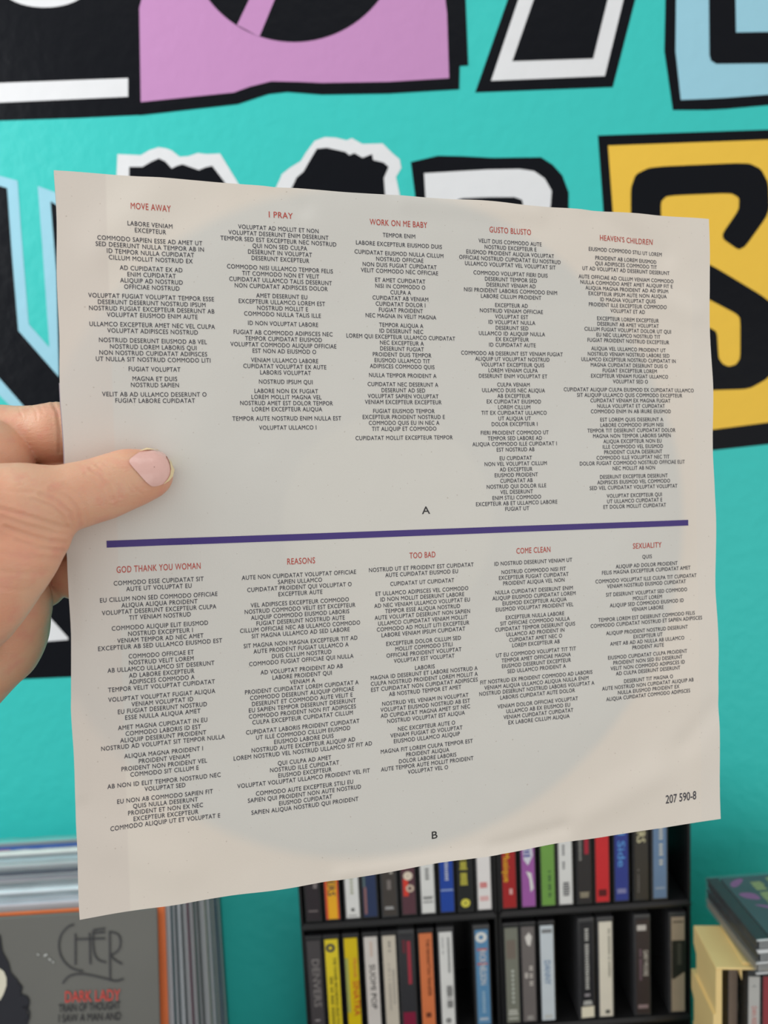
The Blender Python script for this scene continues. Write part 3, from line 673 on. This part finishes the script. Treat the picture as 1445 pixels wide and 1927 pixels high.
# ------------------------------------------------------------------ cassette racks and cassettes
CY_ = 0.648
RK = mat('black rack plastic', (0.012, 0.012, 0.013), 0.32, 0.2, 80, 0.1, 300)
zu = (at(591, 1737, CY_).z + at(1209, 1700, CY_).z) / 2
zl = at(1211, 1914, CY_).z
pitch = zu - zl
z3 = zl - pitch
def rack(xl, xr, label):
    w = xr - xl
    k = empty('cassette_rack', ((xl + xr) / 2, CY_, CT), label, 'rack', 'black cassette racks')
    h = w / 2; t = 0.0028; top = zu + 0.1185 - CT
    for s in (-1, 1): box('side_panel', (s * h - (t if s > 0 else 0), 0.002, 0.0), (s * h + (t if s < 0 else 0), 0.085, top), RK, k, 0.0008)
    for z in (zu, zl, z3): box('shelf', (-h + t, 0.0, z - CT - 0.0045), (h - t, 0.085, z - CT - 0.0005), RK, k, 0.001)
    for z in (zu, zl, z3): box('front_lip', (-h + 0.001, -0.0012, z - CT - 0.0065), (h - 0.001, 0.0012, z - CT - 0.002), RK, k, 0.001)
    box('top_panel', (-h + t, 0.001, top - 0.004), (h - t, 0.085, top - 0.0008), RK, k, 0.0008)
    box('back_panel', (-h + t, 0.082, 0.0), (h - t, 0.084, zu - CT - 0.006), RK, k)
    return k
XL0, XL1 = at(565, 1745, CY_).x, at(936.5, 1722, CY_).x
XR0, XR1 = at(938.5, 1722, CY_).x, at(1302, 1700, CY_).x
rack(XL0, XL1, 'left unit of the pair of black plastic cassette racks, under the middle of the sleeve')
rack(XR0, XR1, 'right unit of the pair of black cassette racks, wall showing behind its top right slot')
CASE = mat('smoked cassette case', (0.018, 0.018, 0.02), 0.16, 0.2, 100, spec=0.6)
CASE2 = mat('grey cassette case', (0.05, 0.05, 0.053), 0.18, 0.2, 100, spec=0.6)
case_me = None
CW, CD, CH = 0.0168, 0.070, 0.109
def q(*c): return srgb(*c)
def bars(x0, x1, z0, z1, n, thin=0.6):   # unreadable small print: short strokes
    L = []
    dz = (z1 - z0) / n
    for i in range(n):
        if rnd.random() < 0.14: continue
        a_ = rnd.uniform(0, .35) * (x1 - x0) * 0.4
        L.append(((x0 + a_ * .5, z0 + dz * i), (x1 - a_, z0 + dz * (i + thin))))
    return L
ncas = 0
def cassette(pxc, zb, card, prints, label, row, rz=0.0, ccol=None, top=True, wide=0.0128, dx=0.0, case=None):
    """prints: ('t', text, colour, z0, z1, x, cap) vertical text; ('b', colour, x0,x1,z0,z1,n) small strokes; ('r', colour, x0,x1,z0,z1) patch; ('o', colour, x,z,r)"""
    global ncas
    py = 1727 - (pxc - 750) * 0.058 if zb == zu else 1935 - (pxc - 750) * 0.062
    x = at(pxc, py, CY_).x
    r_ = empty('cassette', (x, CY_ + 0.0005, zb), label, 'cassette', row, rz)
    cb = box('case', (-CW / 2, 0.0012, 0), (CW / 2, CD, CH), case or CASE, r_, 0.0009, 2)
    w = wide / 2
    sc_ = box('spine_card', (-w + dx, 0.0004, 0.003), (w + dx, 0.0022, CH - 0.0045), mat('cassette card %d' % ncas, card, 0.35, 0.08, 60, coat=0.15), r_)
    ncas += 1
    for p_ in prints:
        k = p_[0]; V, Fc = [], []
        if k == 't':
            _, s, c, z0, z1, xx, cap = p_
            vs, fs = text(s, cap, width=z1 - z0, res=2)
            V = [(xx + dx + vy, 0.00015, (z0 + z1) / 2 - vx) for vx, vy in vs]; Fc = fs; nm = 'spine_lettering'
        elif k == 'h':
            _, s, c, xx, zz, cap, wd_ = p_
            vs, fs = text(s, cap, width=wd_, res=2); V = [(xx + dx + vx, 0.00015, zz + vy) for vx, vy in vs]; Fc = fs; nm = 'spine_lettering'
        elif k == 'b':
            _, c, x0_, x1_, z0, z1, n_ = p_
            for (a0, b0), (a1, b1) in bars(x0_, x1_, z0, z1, n_):
                bb = len(V); V += [(a0 + dx, 0.00015, b0), (a1 + dx, 0.00015, b0), (a1 + dx, 0.00015, b1), (a0 + dx, 0.00015, b1)]; Fc.append([bb, bb + 1, bb + 2, bb + 3])
            nm = 'spine_print'
        elif k == 'r':
            _, c, x0_, x1_, z0, z1 = p_
            V = [(x0_ + dx, 0.00025, z0), (x1_ + dx, 0.00025, z0), (x1_ + dx, 0.00025, z1), (x0_ + dx, 0.00025, z1)]; Fc = [[0, 1, 2, 3]]; nm = 'colour_patch'
        elif k == 'p':
            _, c, pts = p_
            V = [(a_ + dx, 0.0002, b_) for a_, b_ in pts]; Fc = tri_poly(pts); nm = 'colour_patch'
        elif k == 'o':
            _, c, xx, zz, rr, ri = p_
            N_ = 20
            for i_ in range(N_):
                t = i_ * 2 * math.pi / N_; V += [(xx + dx + rr * math.cos(t), 0.00018, zz + rr * math.sin(t)), (xx + dx + ri * math.cos(t), 0.00018, zz + ri * math.sin(t))]
            Fc = [[2 * i_, 2 * ((i_ + 1) % N_), 2 * ((i_ + 1) % N_) + 1, 2 * i_ + 1] for i_ in range(N_)]; nm = 'emblem'
        if V: mesh(nm, V, Fc, mat('print %d %d %d' % tuple(int(x * 255) for x in c), c, 0.4, 0.05), r_)
    return r_
UPR = 'cassettes on the upper shelf'; LOW = 'cassettes on the lower shelf'
mm = 0.001
W_ = q(225, 225, 222)
# upper shelf, left unit
cassette(591, zu, q(40, 32, 38), [('b', q(120, 110, 118), -4 * mm, 0, 42 * mm, 62 * mm, 9), ('b', q(150, 140, 140), 1 * mm, 5 * mm, 34 * mm, 62 * mm, 11), ('r', q(70, 78, 125), -6 * mm, 6 * mm, 62 * mm, 76 * mm), ('b', q(120, 110, 110), -5 * mm, 5 * mm, 12 * mm, 17 * mm, 2)], 'very dark cassette with a dull blue patch, leftmost on the upper shelf', UPR)
cassette(627, zu, q(240, 175, 30), [('r', q(215, 80, 45), -6.4 * mm, -4.2 * mm, 3 * mm, 104 * mm), ('r', q(215, 80, 45), 4.8 * mm, 6.4 * mm, 3 * mm, 104 * mm), ('t', 'MONSTERS', q(40, 42, 60), 27 * mm, 80 * mm, 0, 7 * mm)], 'orange-yellow cassette with jagged dark lettering', UPR)
cassette(665, zu, W_, [('b', q(165, 168, 140), -1.5 * mm, 1.5 * mm, 28 * mm, 84 * mm, 16), ('r', q(60, 60, 60), -1.5 * mm, 1.5 * mm, 10 * mm, 13 * mm), ('b', q(120, 120, 120), -5 * mm, 5 * mm, 5 * mm, 8 * mm, 2)], 'white cassette with faint olive lettering beside the orange-yellow one', UPR, case=CASE2)
cassette(698, zu, q(36, 52, 88), [('r', q(150, 95, 90), -2 * mm, 1 * mm, 56 * mm, 78 * mm), ('r', q(140, 100, 100), -5.5 * mm, -3 * mm, 6 * mm, 34 * mm), ('r', q(90, 110, 112), -6 * mm, -4 * mm, 34 * mm, 92 * mm)], 'navy cassette with muted pink figures on its spine', UPR)
cassette(735, zu, q(66, 60, 56), [('b', q(205, 200, 190), 1 * mm, 4 * mm, 44 * mm, 96 * mm, 20), ('b', q(170, 165, 160), -3 * mm, -0.5 * mm, 80 * mm, 96 * mm, 6), ('r', q(120, 112, 108), -2 * mm, 2 * mm, 30 * mm, 40 * mm), ('b', q(190, 190, 190), -5 * mm, 4 * mm, 8 * mm, 13 * mm, 3)], 'dark brown-grey cassette with pale lettering, fifth from the left on the upper shelf', UPR, case=CASE2)
cassette(771, zu, q(88, 52, 62), [('p', q(175, 80, 50), [(-5 * mm, 50 * mm), (0, 52 * mm), (-1 * mm, 92 * mm), (-5 * mm, 92 * mm)]), ('o', q(225, 210, 190), 0, 43 * mm, 4.5 * mm, 0.5 * mm), ('r', q(215, 60, 45), -5 * mm, 0, 22 * mm, 40 * mm), ('o', q(205, 185, 165), 1.5 * mm, 30 * mm, 4 * mm, 1.8 * mm)], 'maroon cassette with a pale round face and red patch', UPR)
cassette(807, zu, W_, [('b', q(110, 110, 110), -2 * mm, 2 * mm, 38 * mm, 96 * mm, 18), ('b', q(100, 100, 100), -5 * mm, 5 * mm, 14 * mm, 21 * mm, 4)], 'white cassette with grey script beside the bright blue one', UPR, case=CASE2)
cassette(843, zu, q(20, 66, 160), [('b', q(200, 205, 220), -1.5 * mm, 2 * mm, 36 * mm, 98 * mm, 26), ('r', q(150, 170, 210), -6 * mm, 6 * mm, 25 * mm, 26.5 * mm)], 'bright blue cassette with thin white lettering', UPR)
cassette(878, zu, q(22, 24, 26), [('b', q(214, 205, 80), -5 * mm, 2.5 * mm, 78 * mm, 98 * mm, 11), ('b', q(214, 205, 80), -5 * mm, 2.5 * mm, 46 * mm, 74 * mm, 16), ('b', q(214, 205, 80), -5 * mm, 2.5 * mm, 30 * mm, 43 * mm, 8), ('o', q(214, 205, 80), -0.5 * mm, 11 * mm, 4.5 * mm, 1 * mm)], 'black cassette with tall yellow lettering and a round yellow mark', UPR)
cassette(913, zu, q(232, 228, 226), [('b', q(214, 70, 70), 0, 3.5 * mm, 80 * mm, 98 * mm, 5), ('b', q(214, 50, 50), -4.5 * mm, 3.5 * mm, 24 * mm, 32 * mm, 4), ('r', q(225, 180, 178), -4.5 * mm, 4 * mm, 12 * mm, 17 * mm)], 'white cassette with red marks, rightmost in the left unit', UPR, case=CASE2)
# upper shelf, right unit
cassette(960, zu, q(165, 28, 30), [('h', 'M', W_, 0, 68 * mm, 11 * mm, 11 * mm), ('t', 'Musique', q(236, 190, 40), 30 * mm, 62 * mm, -2 * mm, 6 * mm), ('r', q(220, 170, 165), 0, 3 * mm, 17 * mm, 23 * mm)], 'dark red cassette with yellow slanted lettering under white strokes', UPR)
cassette(996, zu, q(160, 90, 165), [('p', W_, [(-1 * mm, 104 * mm), (5.5 * mm, 104 * mm), (5 * mm, 76 * mm), (-2 * mm, 78 * mm)]), ('p', q(215, 215, 225), [(-5 * mm, 72 * mm), (3 * mm, 76 * mm), (5 * mm, 56 * mm), (0, 46 * mm), (-4 * mm, 52 * mm)]), ('p', W_, [(-2 * mm, 40 * mm), (3 * mm, 38 * mm), (5 * mm, 22 * mm), (2 * mm, 18 * mm), (1 * mm, 32 * mm)]), ('b', q(60, 60, 150), -4 * mm, 3 * mm, 55 * mm, 82 * mm, 7)], 'purple cassette with white brush shapes', UPR)
cassette(1033, zu, q(112, 160, 72), [('r', q(182, 188, 60), -6.2 * mm, 6.2 * mm, 78 * mm, 104 * mm), ('b', q(80, 95, 50), -1.5 * mm, 3 * mm, 64 * mm, 100 * mm, 14), ('b', q(60, 95, 60), 0, 3 * mm, 12 * mm, 40 * mm, 12)], 'green cassette, yellower towards its top', UPR)
cassette(1066, zu, W_, [('b', q(90, 90, 95), -3 * mm, -0.5 * mm, 40 * mm, 66 * mm, 9), ('b', q(70, 70, 75), -3 * mm, 4 * mm, 12 * mm, 27 * mm, 6), ('b', q(120, 120, 125), -1 * mm, 3 * mm, 96 * mm, 102 * mm, 2)], 'white cassette beside the green one', UPR, case=CASE2)
cassette(1101, zu, q(44, 40, 40), [('r', q(170, 30, 52), 0.5 * mm, 4.5 * mm, 54 * mm, 103 * mm), ('b', q(150, 150, 145), -5 * mm, -2.5 * mm, 48 * mm, 104 * mm, 18), ('b', q(175, 165, 140), -5 * mm, 5 * mm, 9 * mm, 15 * mm, 4)], 'black cassette with a crimson strip, left of the bright red one', UPR)
cassette(1135, zu, q(205, 36, 42), [('r', q(90, 14, 18), -4 * mm, 4 * mm, 9 * mm, 16 * mm), ('b', q(165, 25, 30), -1.5 * mm, 1.5 * mm, 72 * mm, 98 * mm, 9)], 'bright red cassette with a dark box at its foot', UPR)
cassette(1171, zu, q(44, 58, 140), [('t', 'Wild Side', q(96, 160, 225), 38 * mm, 104 * mm, 0, 7 * mm), ('b', q(160, 160, 200), -5 * mm, 5 * mm, 11 * mm, 16 * mm, 4)], 'deep blue cassette with pale blue handwriting', UPR)
cassette(1208, zu, q(54, 50, 44), [('t', 'SISTERS', q(220, 212, 170), 62 * mm, 100 * mm, 0, 8 * mm), ('b', q(110, 105, 100), -4 * mm, -2 * mm, 8 * mm, 36 * mm, 10)], 'blackish cassette with big cream capitals near its top', UPR)
cassette(1243, zu, q(104, 132, 165), [('b', q(205, 205, 195), -1 * mm, 3 * mm, 38 * mm, 98 * mm, 18), ('b', q(180, 190, 200), -5 * mm, 5 * mm, 13 * mm, 15 * mm, 2)], 'dusty light blue cassette, rightmost on the upper shelf', UPR, case=CASE2)
# lower shelf, left unit
cassette(600, zl, q(70, 66, 68), [('t', 'DENVERS', q(135, 130, 128), 34 * mm, 86 * mm, 1 * mm, 7 * mm), ('b', q(150, 146, 146), -3 * mm, 3 * mm, 6 * mm, 22 * mm, 5)], 'dark grey cassette with pale spaced capitals, leftmost on the lower shelf', LOW)
cassette(633, zl, q(228, 205, 40), [('o', q(60, 62, 70), -1 * mm, 96 * mm, 4.6 * mm, 2 * mm), ('t', 'THE TOWER RECORDING SELECTION', q(60, 58, 30), 10 * mm, 86 * mm, 2.5 * mm, 3.2 * mm), ('b', q(110, 100, 30), -3.5 * mm, -0.5 * mm, 14 * mm, 66 * mm, 24)], 'yellow cassette with a round badge at its top', LOW)
cassette(669, zl, q(218, 190, 10), [('t', 'FRANK', q(210, 120, 60), 62 * mm, 84 * mm, 3 * mm, 3.5 * mm), ('t', 'SINATRA', q(200, 60, 40), 22 * mm, 60 * mm, 3 * mm, 6 * mm), ('r', q(165, 170, 90), -6.4 * mm, -3.4 * mm, 26 * mm, 84 * mm)], 'yellow cassette with red capitals and a pale green strip', LOW)
cassette(706, zl, q(212, 206, 200), [('t', 'SUOMI POP', q(52, 50, 50), 28 * mm, 76 * mm, 0.5 * mm, 5.5 * mm), ('r', q(205, 185, 172), -1 * mm, 1.5 * mm, 84 * mm, 100 * mm)], 'off-white cassette with bold dark capitals down the middle', LOW)
cassette(740, zl, q(205, 196, 180), [('b', q(130, 125, 120), -1 * mm, 1.5 * mm, 86 * mm, 100 * mm, 6), ('b', q(165, 158, 150), -2 * mm, 0, 26 * mm, 76 * mm, 22), ('b', q(160, 155, 148), 2 * mm, 4 * mm, 32 * mm, 70 * mm, 16)], 'beige cassette with two faint lines of print', LOW)
cassette(772, zl, q(50, 50, 54), [('r', q(160, 52, 66), 0.5 * mm, 4 * mm, 52 * mm, 98 * mm), ('b', q(130, 44, 58), -4 * mm, -1 * mm, 86 * mm, 100 * mm, 7), ('r', q(130, 26, 58), -6 * mm, 6 * mm, 4 * mm, 22 * mm)], 'black cassette with dull red print, left of the orange one', LOW, case=CASE2)
cassette(808, zl, q(218, 122, 74), [('t', 'THE MANHATTAN TRANSFER', q(92, 48, 30), 38 * mm, 99 * mm, 2 * mm, 3.6 * mm), ('r', q(110, 55, 35), -2.5 * mm, 2.5 * mm, 15 * mm, 20 * mm)], 'orange cassette with narrow dark capitals', LOW)
cassette(845, zl, W_, [('b', q(120, 122, 122), 1.5 * mm, 4 * mm, 62 * mm, 100 * mm, 20), ('b', q(170, 170, 170), -4 * mm, -2 * mm, 80 * mm, 100 * mm, 10), ('b', q(85, 85, 85), -1 * mm, 5.5 * mm, 24 * mm, 48 * mm, 18), ('o', q(80, 80, 80), 0, 10 * mm, 2.6 * mm, 1.0 * mm)], 'white cassette with a small barcode beside the gap', LOW, case=CASE2)
cassette(912, zl, q(92, 142, 182), [('o', q(225, 226, 222), -0.5 * mm, 97 * mm, 5.6 * mm, 2.4 * mm), ('t', 'RICK', q(225, 215, 210), 70 * mm, 84 * mm, 0.5 * mm, 6 * mm), ('t', 'NELSON', q(225, 225, 220), 46 * mm, 69 * mm, 0.5 * mm, 6 * mm), ('r', q(190, 84, 74), -5 * mm, 5 * mm, 67.5 * mm, 69.5 * mm), ('r', q(190, 84, 74), -5 * mm, 5 * mm, 83 * mm, 85 * mm), ('b', q(160, 190, 210), -1.5 * mm, 2 * mm, 16 * mm, 40 * mm, 10), ('b', q(215, 222, 226), -5 * mm, 5 * mm, 8 * mm, 11 * mm, 2)], 'sky blue cassette with white capitals and a round white emblem', LOW, case=CASE2)
# lower shelf, right unit
cassette(967, zl, q(122, 124, 112), [('b', q(185, 190, 180), -1 * mm, 2 * mm, 24 * mm, 62 * mm, 8), ('r', q(118, 108, 98), -5 * mm, 4 * mm, 72 * mm, 92 * mm), ('b', q(205, 205, 195), -5 * mm, 5 * mm, 7 * mm, 18 * mm, 5)], 'grey-green cassette, leftmost in the right unit of the lower shelf', LOW)
cassette(998, zl, q(112, 106, 104), [('p', q(220, 216, 210), [(-3 * mm, 94 * mm), (1 * mm, 99 * mm), (4 * mm, 94 * mm), (2 * mm, 84 * mm), (-1 * mm, 86 * mm)]), ('b', q(215, 208, 200), 0.5 * mm, 4 * mm, 42 * mm, 64 * mm, 8), ('r', q(190, 184, 178), -4 * mm, -1 * mm, 50 * mm, 56 * mm), ('b', q(180, 176, 170), -3 * mm, 4 * mm, 5 * mm, 10 * mm, 3)], 'taupe cassette with a white bird-like blot near its top', LOW)
cassette(1033, zl, q(205, 214, 220), [('t', 'DANNY', q(92, 132, 172), 42 * mm, 68 * mm, 0, 6 * mm), ('r', q(128, 130, 132), -5 * mm, 5 * mm, 97 * mm, 101 * mm), ('r', q(195, 198, 196), -4 * mm, 4 * mm, 5 * mm, 9 * mm)], 'pale blue-white cassette with blue capitals', LOW)
cassette(1107, zl, q(36, 36, 40), [('b', q(200, 200, 195), -2 * mm, 2 * mm, 34 * mm, 100 * mm, 24), ('r', q(235, 228, 205), -6.4 * mm, 6.4 * mm, 3.2 * mm, 15 * mm), ('b', q(220, 220, 215), -4.5 * mm, 4.5 * mm, 17 * mm, 22 * mm, 3), ('r', q(150, 145, 150), -3 * mm, 2.5 * mm, 26 * mm, 29 * mm)], 'black cassette with thin white handwriting and a cream sticker at its foot', LOW, case=CASE2, rz=0.05)
cassette(1142, zl, q(228, 222, 206), [('b', q(125, 125, 112), 2.5 * mm, 4.6 * mm, 46 * mm, 98 * mm, 28), ('r', q(90, 90, 84), -1 * mm, 3.5 * mm, 6 * mm, 10 * mm)], 'cream cassette with a thin column of capitals', LOW, case=CASE2)
cassette(1211, zl, q(58, 48, 48), [('r', q(205, 200, 195), -5.5 * mm, 3.5 * mm, 93 * mm, 99 * mm), ('t', 'GARY MOORE', q(222, 216, 205), 44 * mm, 72 * mm, 3 * mm, 4.5 * mm), ('b', q(130, 105, 118), -3.5 * mm, -0.8 * mm, 40 * mm, 74 * mm, 16), ('r', q(150, 130, 132), -5 * mm, 5 * mm, 9 * mm, 13 * mm)], 'dark brown cassette standing alone with rounded white capitals', LOW, case=CASE2, rz=-0.02)
cassette(1277, zl, q(178, 160, 138), [('p', q(42, 42, 38), [(-6.3 * mm, 80 * mm), (6.3 * mm, 80 * mm), (6.3 * mm, 46 * mm), (-5 * mm, 38 * mm), (-6.3 * mm, 40 * mm)]), ('b', q(92, 90, 80), -1 * mm, 3.5 * mm, 54 * mm, 78 * mm, 10), ('r', q(90, 80, 70), -5 * mm, 5 * mm, 99 * mm, 100.5 * mm)], 'sandy brown cassette with a black picture band, at the far right of the lower shelf', LOW, case=CASE2, rz=-0.03)

# ------------------------------------------------------------------ compact discs and their pale wooden box at the right
YC = 0.558
TZ = at(1424, 1769, YC).z
ca, cb = at_z(1424, 1769, TZ), at_z(1327, 1650, TZ)
DK = (cb - ca).length / 0.125
ang = math.atan2(-(cb - ca).x, (cb - ca).y)   # heading of the left edge
JC = clear_mat('jewel case plastic', gloss=0.07, rough=0.1, milk=0.05)
TRAY = mat('black disc tray', (0.012, 0.013, 0.014), 0.25, 0.2, 60)
TH = 0.0104
def cd_flat(loc, rz, label, cover_cb, edge_col, tray=TRAY):
    r_ = empty('cd_case', loc, label, 'cd', 'cd cases stacked on the wooden box', rz); r_.scale = (1, DK, 1)
    box('tray', (0.0012, 0.0035, 0.0012), (0.1405, 0.122, 0.0066), tray, r_, 0.0005)
    box('booklet', (0.0145, 0.003, 0.0072), (0.1400, 0.1225, 0.0088), edge_col, r_)
    box('spine_strip', (0.0008, 0.0015, 0.0070), (0.0125, 0.1235, 0.0090), tray, r_)
    box('case', (0.0, 0.0, 0.0), (0.142, 0.125, TH), JC, r_, 0.0006)
    boxes('hinge_ribs', [((0.003 + i * 0.0022, -0.0002, 0.002), (0.0038 + i * 0.0022, 0.0012, 0.0085)) for i in range(6)], mat('frosted plastic rib', (0.5, 0.52, 0.53), 0.3), r_)
    boxes('front_rim', [((0.0, -0.0008, 0.0094), (0.142, 0.0004, 0.0106)), ((0.0, -0.0008, -0.0001), (0.142, 0.0004, 0.0012))], mat('plastic rim painted highlight', (0.72, 0.74, 0.75), 0.15, 0.1, 60), r_)  # pale colour stands in for highlights along the clear edges
    if cover_cb: cover_cb(r_)
    return r_
DG = mat('dark green cover', srgb(62, 80, 84), 0.3, 0.2, 30, coat=0.2)
def cover_print(r_):
    V, Fc = [], []
    def bar(u0, v0, u1, v1):
        b0 = len(V); V.extend([(u0, v0, 0.00895), (u1, v0, 0.00895), (u1, v1, 0.00895), (u0, v1, 0.00895)]); Fc.append([b0, b0 + 1, b0 + 2, b0 + 3])
    for (u0, u1, segs) in ((0.038, 0.051, [(0.092, 0.110, 9), (0.060, 0.088, 12), (0.025, 0.055, 12)]), (0.056, 0.071, [(0.096, 0.117, 8), (0.050, 0.091, 16), (0.010, 0.045, 14)]), (0.076, 0.091, [(0.07, 0.117, 18), (0.01, 0.06, 18)])):
        for v0, v1, n_ in segs:
            d = (v1 - v0) / n_
            for i in range(n_):
                bar(u0 + rnd.uniform(0, 0.001), v0 + d * i, u1 - rnd.uniform(0, 0.003), v0 + d * (i + 0.62))
    mesh('cover_lettering', V, Fc, mat('yellow-green print', srgb(196, 205, 128), 0.45), r_)
    P_ = [[(0.018, 0.110), (0.030, 0.119), (0.036, 0.117), (0.026, 0.104), (0.018, 0.100)], [(0.020, 0.090), (0.034, 0.088), (0.036, 0.072), (0.024, 0.076), (0.018, 0.084)],
          [(0.022, 0.066), (0.036, 0.062), (0.054, 0.046), (0.050, 0.040), (0.034, 0.056)], [(0.026, 0.036), (0.050, 0.046), (0.060, 0.036), (0.062, 0.022), (0.050, 0.028), (0.040, 0.030)], [(0.060, 0.030), (0.085, 0.020), (0.080, 0.006), (0.055, 0.014)]]
    for p_ in P_:
        p_ = chaikin(p_, 2, .25); mesh('pink_swirl', [(a_, b_, 0.0089) for a_, b_ in p_], tri_poly(p_), mat('pink cover print', srgb(160, 92, 150), 0.4), r_)
GREYB = mat('grey booklet', srgb(190, 180, 165), 0.5, 0.1, 40)
def stack_loc(k, dx=0.0, dy=0.0):
    return (ca.x + dx, ca.y + dy, TZ - TH * (k + 1) - 0.0002 * k)
cd_flat(stack_loc(0), ang, 'cd case with a dark green cover, pink swirls and yellow-green lettering, top of the stack', cover_print, DG)
cd_flat(stack_loc(1, 0.0005, -0.001), ang + 0.012, 'middle cd case of the stack of three on the wooden box', None, mat('dark booklet', (0.05, 0.05, 0.06), 0.4, 0.1))
cd_flat(stack_loc(2, -0.0005, 0.0), ang - 0.004, 'bottom cd case of the stack of three, with a pale booklet edge', None, GREYB, mat('pale tray', srgb(150, 140, 125), 0.4, 0.1))
BT = TZ - 3 * TH - 0.0006 - 0.0006       # top of the box's upper board
bf, bb_ = at_z(1347, 1821, BT - 0.002), at_z(1305, 1741, BT - 0.002)
bang = math.atan2(-(bb_ - bf).x, (bb_ - bf).y); BD = min(0.19, (bf - bb_).length)
WD = mat('pale yellow wood', srgb(246, 216, 148), 0.45, 0.10, 18, 0.1, 120, coat=0.1)
wbx = empty('cd_box', (bf.x, bf.y, CT), 'pale yellow wooden box holding discs, under the stack of cd cases at the right', 'box', rz=bang)
H = BT - 0.002 - CT; BW = 0.20
tb = box('top_board', (0.0, 0.0, H - 0.0022), (BW, BD, H), WD, wbx, 0.0006)
box('raised_strip', (0.0245, 0.004, H), (BW, BD, H + 0.0022), WD, wbx, 0.0005)
steps = [(H - 0.0022, H - 0.045, 0.0), (H - 0.045, H - 0.10, -0.0022), (H - 0.10, H - 0.16, -0.0005), (H - 0.16, 0.0, -0.0022)]
for i, (zt, zb, ox) in enumerate(steps):
    n_ = 0.016 if i % 2 == 0 else 0.020
    # a board with a stepped notch at its back end
    prof = [(0.0, zt), (BD - (0.0 if i != 0 else 0.0), zt), (BD, zt - n_), (BD - 0.007, zt - n_ - 0.006), (BD - 0.007, zb), (0.0, zb)]
    T = 0.0052 if ox == 0 else 0.0052 - ox
    V = [(ox, y_, z_) for y_, z_ in prof] + [(0.0052, y_, z_) for y_, z_ in prof]; k = len(prof)
    Fc = [list(range(k))[::-1], [k + j for j in range(k)]] + [[j, (j + 1) % k, k + (j + 1) % k, k + j] for j in range(k)]
    mesh('side_board', V, Fc, WD, wbx)
box('side_board', (BW - 0.0052, 0.0, 0.0), (BW, BD - 0.004, H - 0.0024), WD, wbx, 0.0004)
box('back_board', (0.0056, BD - 0.010, 0.0), (BW - 0.0056, BD - 0.007, H - 0.0024), WD, wbx)
box('floor_board', (0.0056, 0.0, H - 0.152), (BW - 0.0056, BD - 0.012, H - 0.146), WD, wbx)
V = [(0.0205, 0.0, H - 0.0024), (0.0222, 0.0, H - 0.0024), (0.0222, 0.0, H - 0.012), (0.0195, 0.05, H - 0.0024), (0.0222, 0.05, H - 0.0024), (0.0222, 0.03, H - 0.004)]
mesh('corner_bracket', V, [[0, 2, 1], [0, 3, 5, 2], [1, 2, 5, 4], [3, 4, 5], [0, 1, 4, 3]], WD, wbx)
Bm = Matrix.Translation(wbx.location) @ Matrix.Rotation(bang, 4, 'Z')
def cd_up(u, col, label, spine_print=None, w=0.0102, v=0.006, spn=None):
    loc = Bm @ Vector((u, v, H - 0.1455))
    r_ = empty('cd_case', loc, label, 'cd', 'cd cases standing in the wooden box', bang); r_.scale = (1, (BD - 0.022) / 0.14, 1)
    box('tray', (0.0008, 0.003, 0.001), (w - 0.0008, 0.1225, 0.1395), TRAY, r_)
    box('spine_card', (0.0012, 0.0012, 0.006), (w - 0.0012, 0.0028, 0.132), col, r_)
    box('case', (0.0, 0.0, 0.0), (w, 0.125, 0.1402), JC, r_, 0.0006)
    if spine_print: spine_print(r_, w)
    return r_
def dan(r_, w):
    for s, z0, z1 in (('DAN', 0.094, 0.1035), ('REED', 0.080, 0.0925), ('NETWORK', 0.052, 0.078)):
        vs, fs = text(s, 0.0042, width=z1 - z0, res=2)
        mesh('spine_lettering', [(w / 2 + 0.0002 + vy, 0.0010, (z0 + z1) / 2 - vx) for vx, vy in vs], fs, mat('red-orange print', srgb(222, 96, 76), 0.5), r_)
    vs, fs = [(-0.003, 0), (0.003, 0), (0.0005, 0.0004), (0, 0.002), (-0.0005, 0.0004)], [[0, 1, 2, 3, 4]]
    mesh('emblem', [(w / 2 + x, 0.0010, 0.1225 + y) for x, y in vs], fs, mat('dark emblem print', (0.05, 0.05, 0.05), 0.5), r_)
    box('white_flash', (w / 2, 0.0009, 0.13), (w / 2 + 0.0001, 0.001, 0.1301), MATS['dark emblem print'], r_).name = 'small_mark'
cd_up(0.018, mat('brownish spine', srgb(150, 125, 105), 0.4, 0.2, 60), 'brown-edged cd case, first from the left inside the wooden box', w=0.0098, v=0.02)
cd_up(0.0295, mat('white spine', srgb(216, 210, 202), 0.4, 0.04), 'cd case with a white spine and red-orange capitals inside the wooden box', dan, w=0.0120)
cd_up(0.0422, mat('crimson spine', srgb(170, 14, 34), 0.4, 0.06), 'cd case with a crimson spine at the right edge, inside the wooden box')
for o in list(bpy.data.objects):
    if o.type == 'MESH' and len(o.data.polygons) == 0: bpy.data.objects.remove(o)
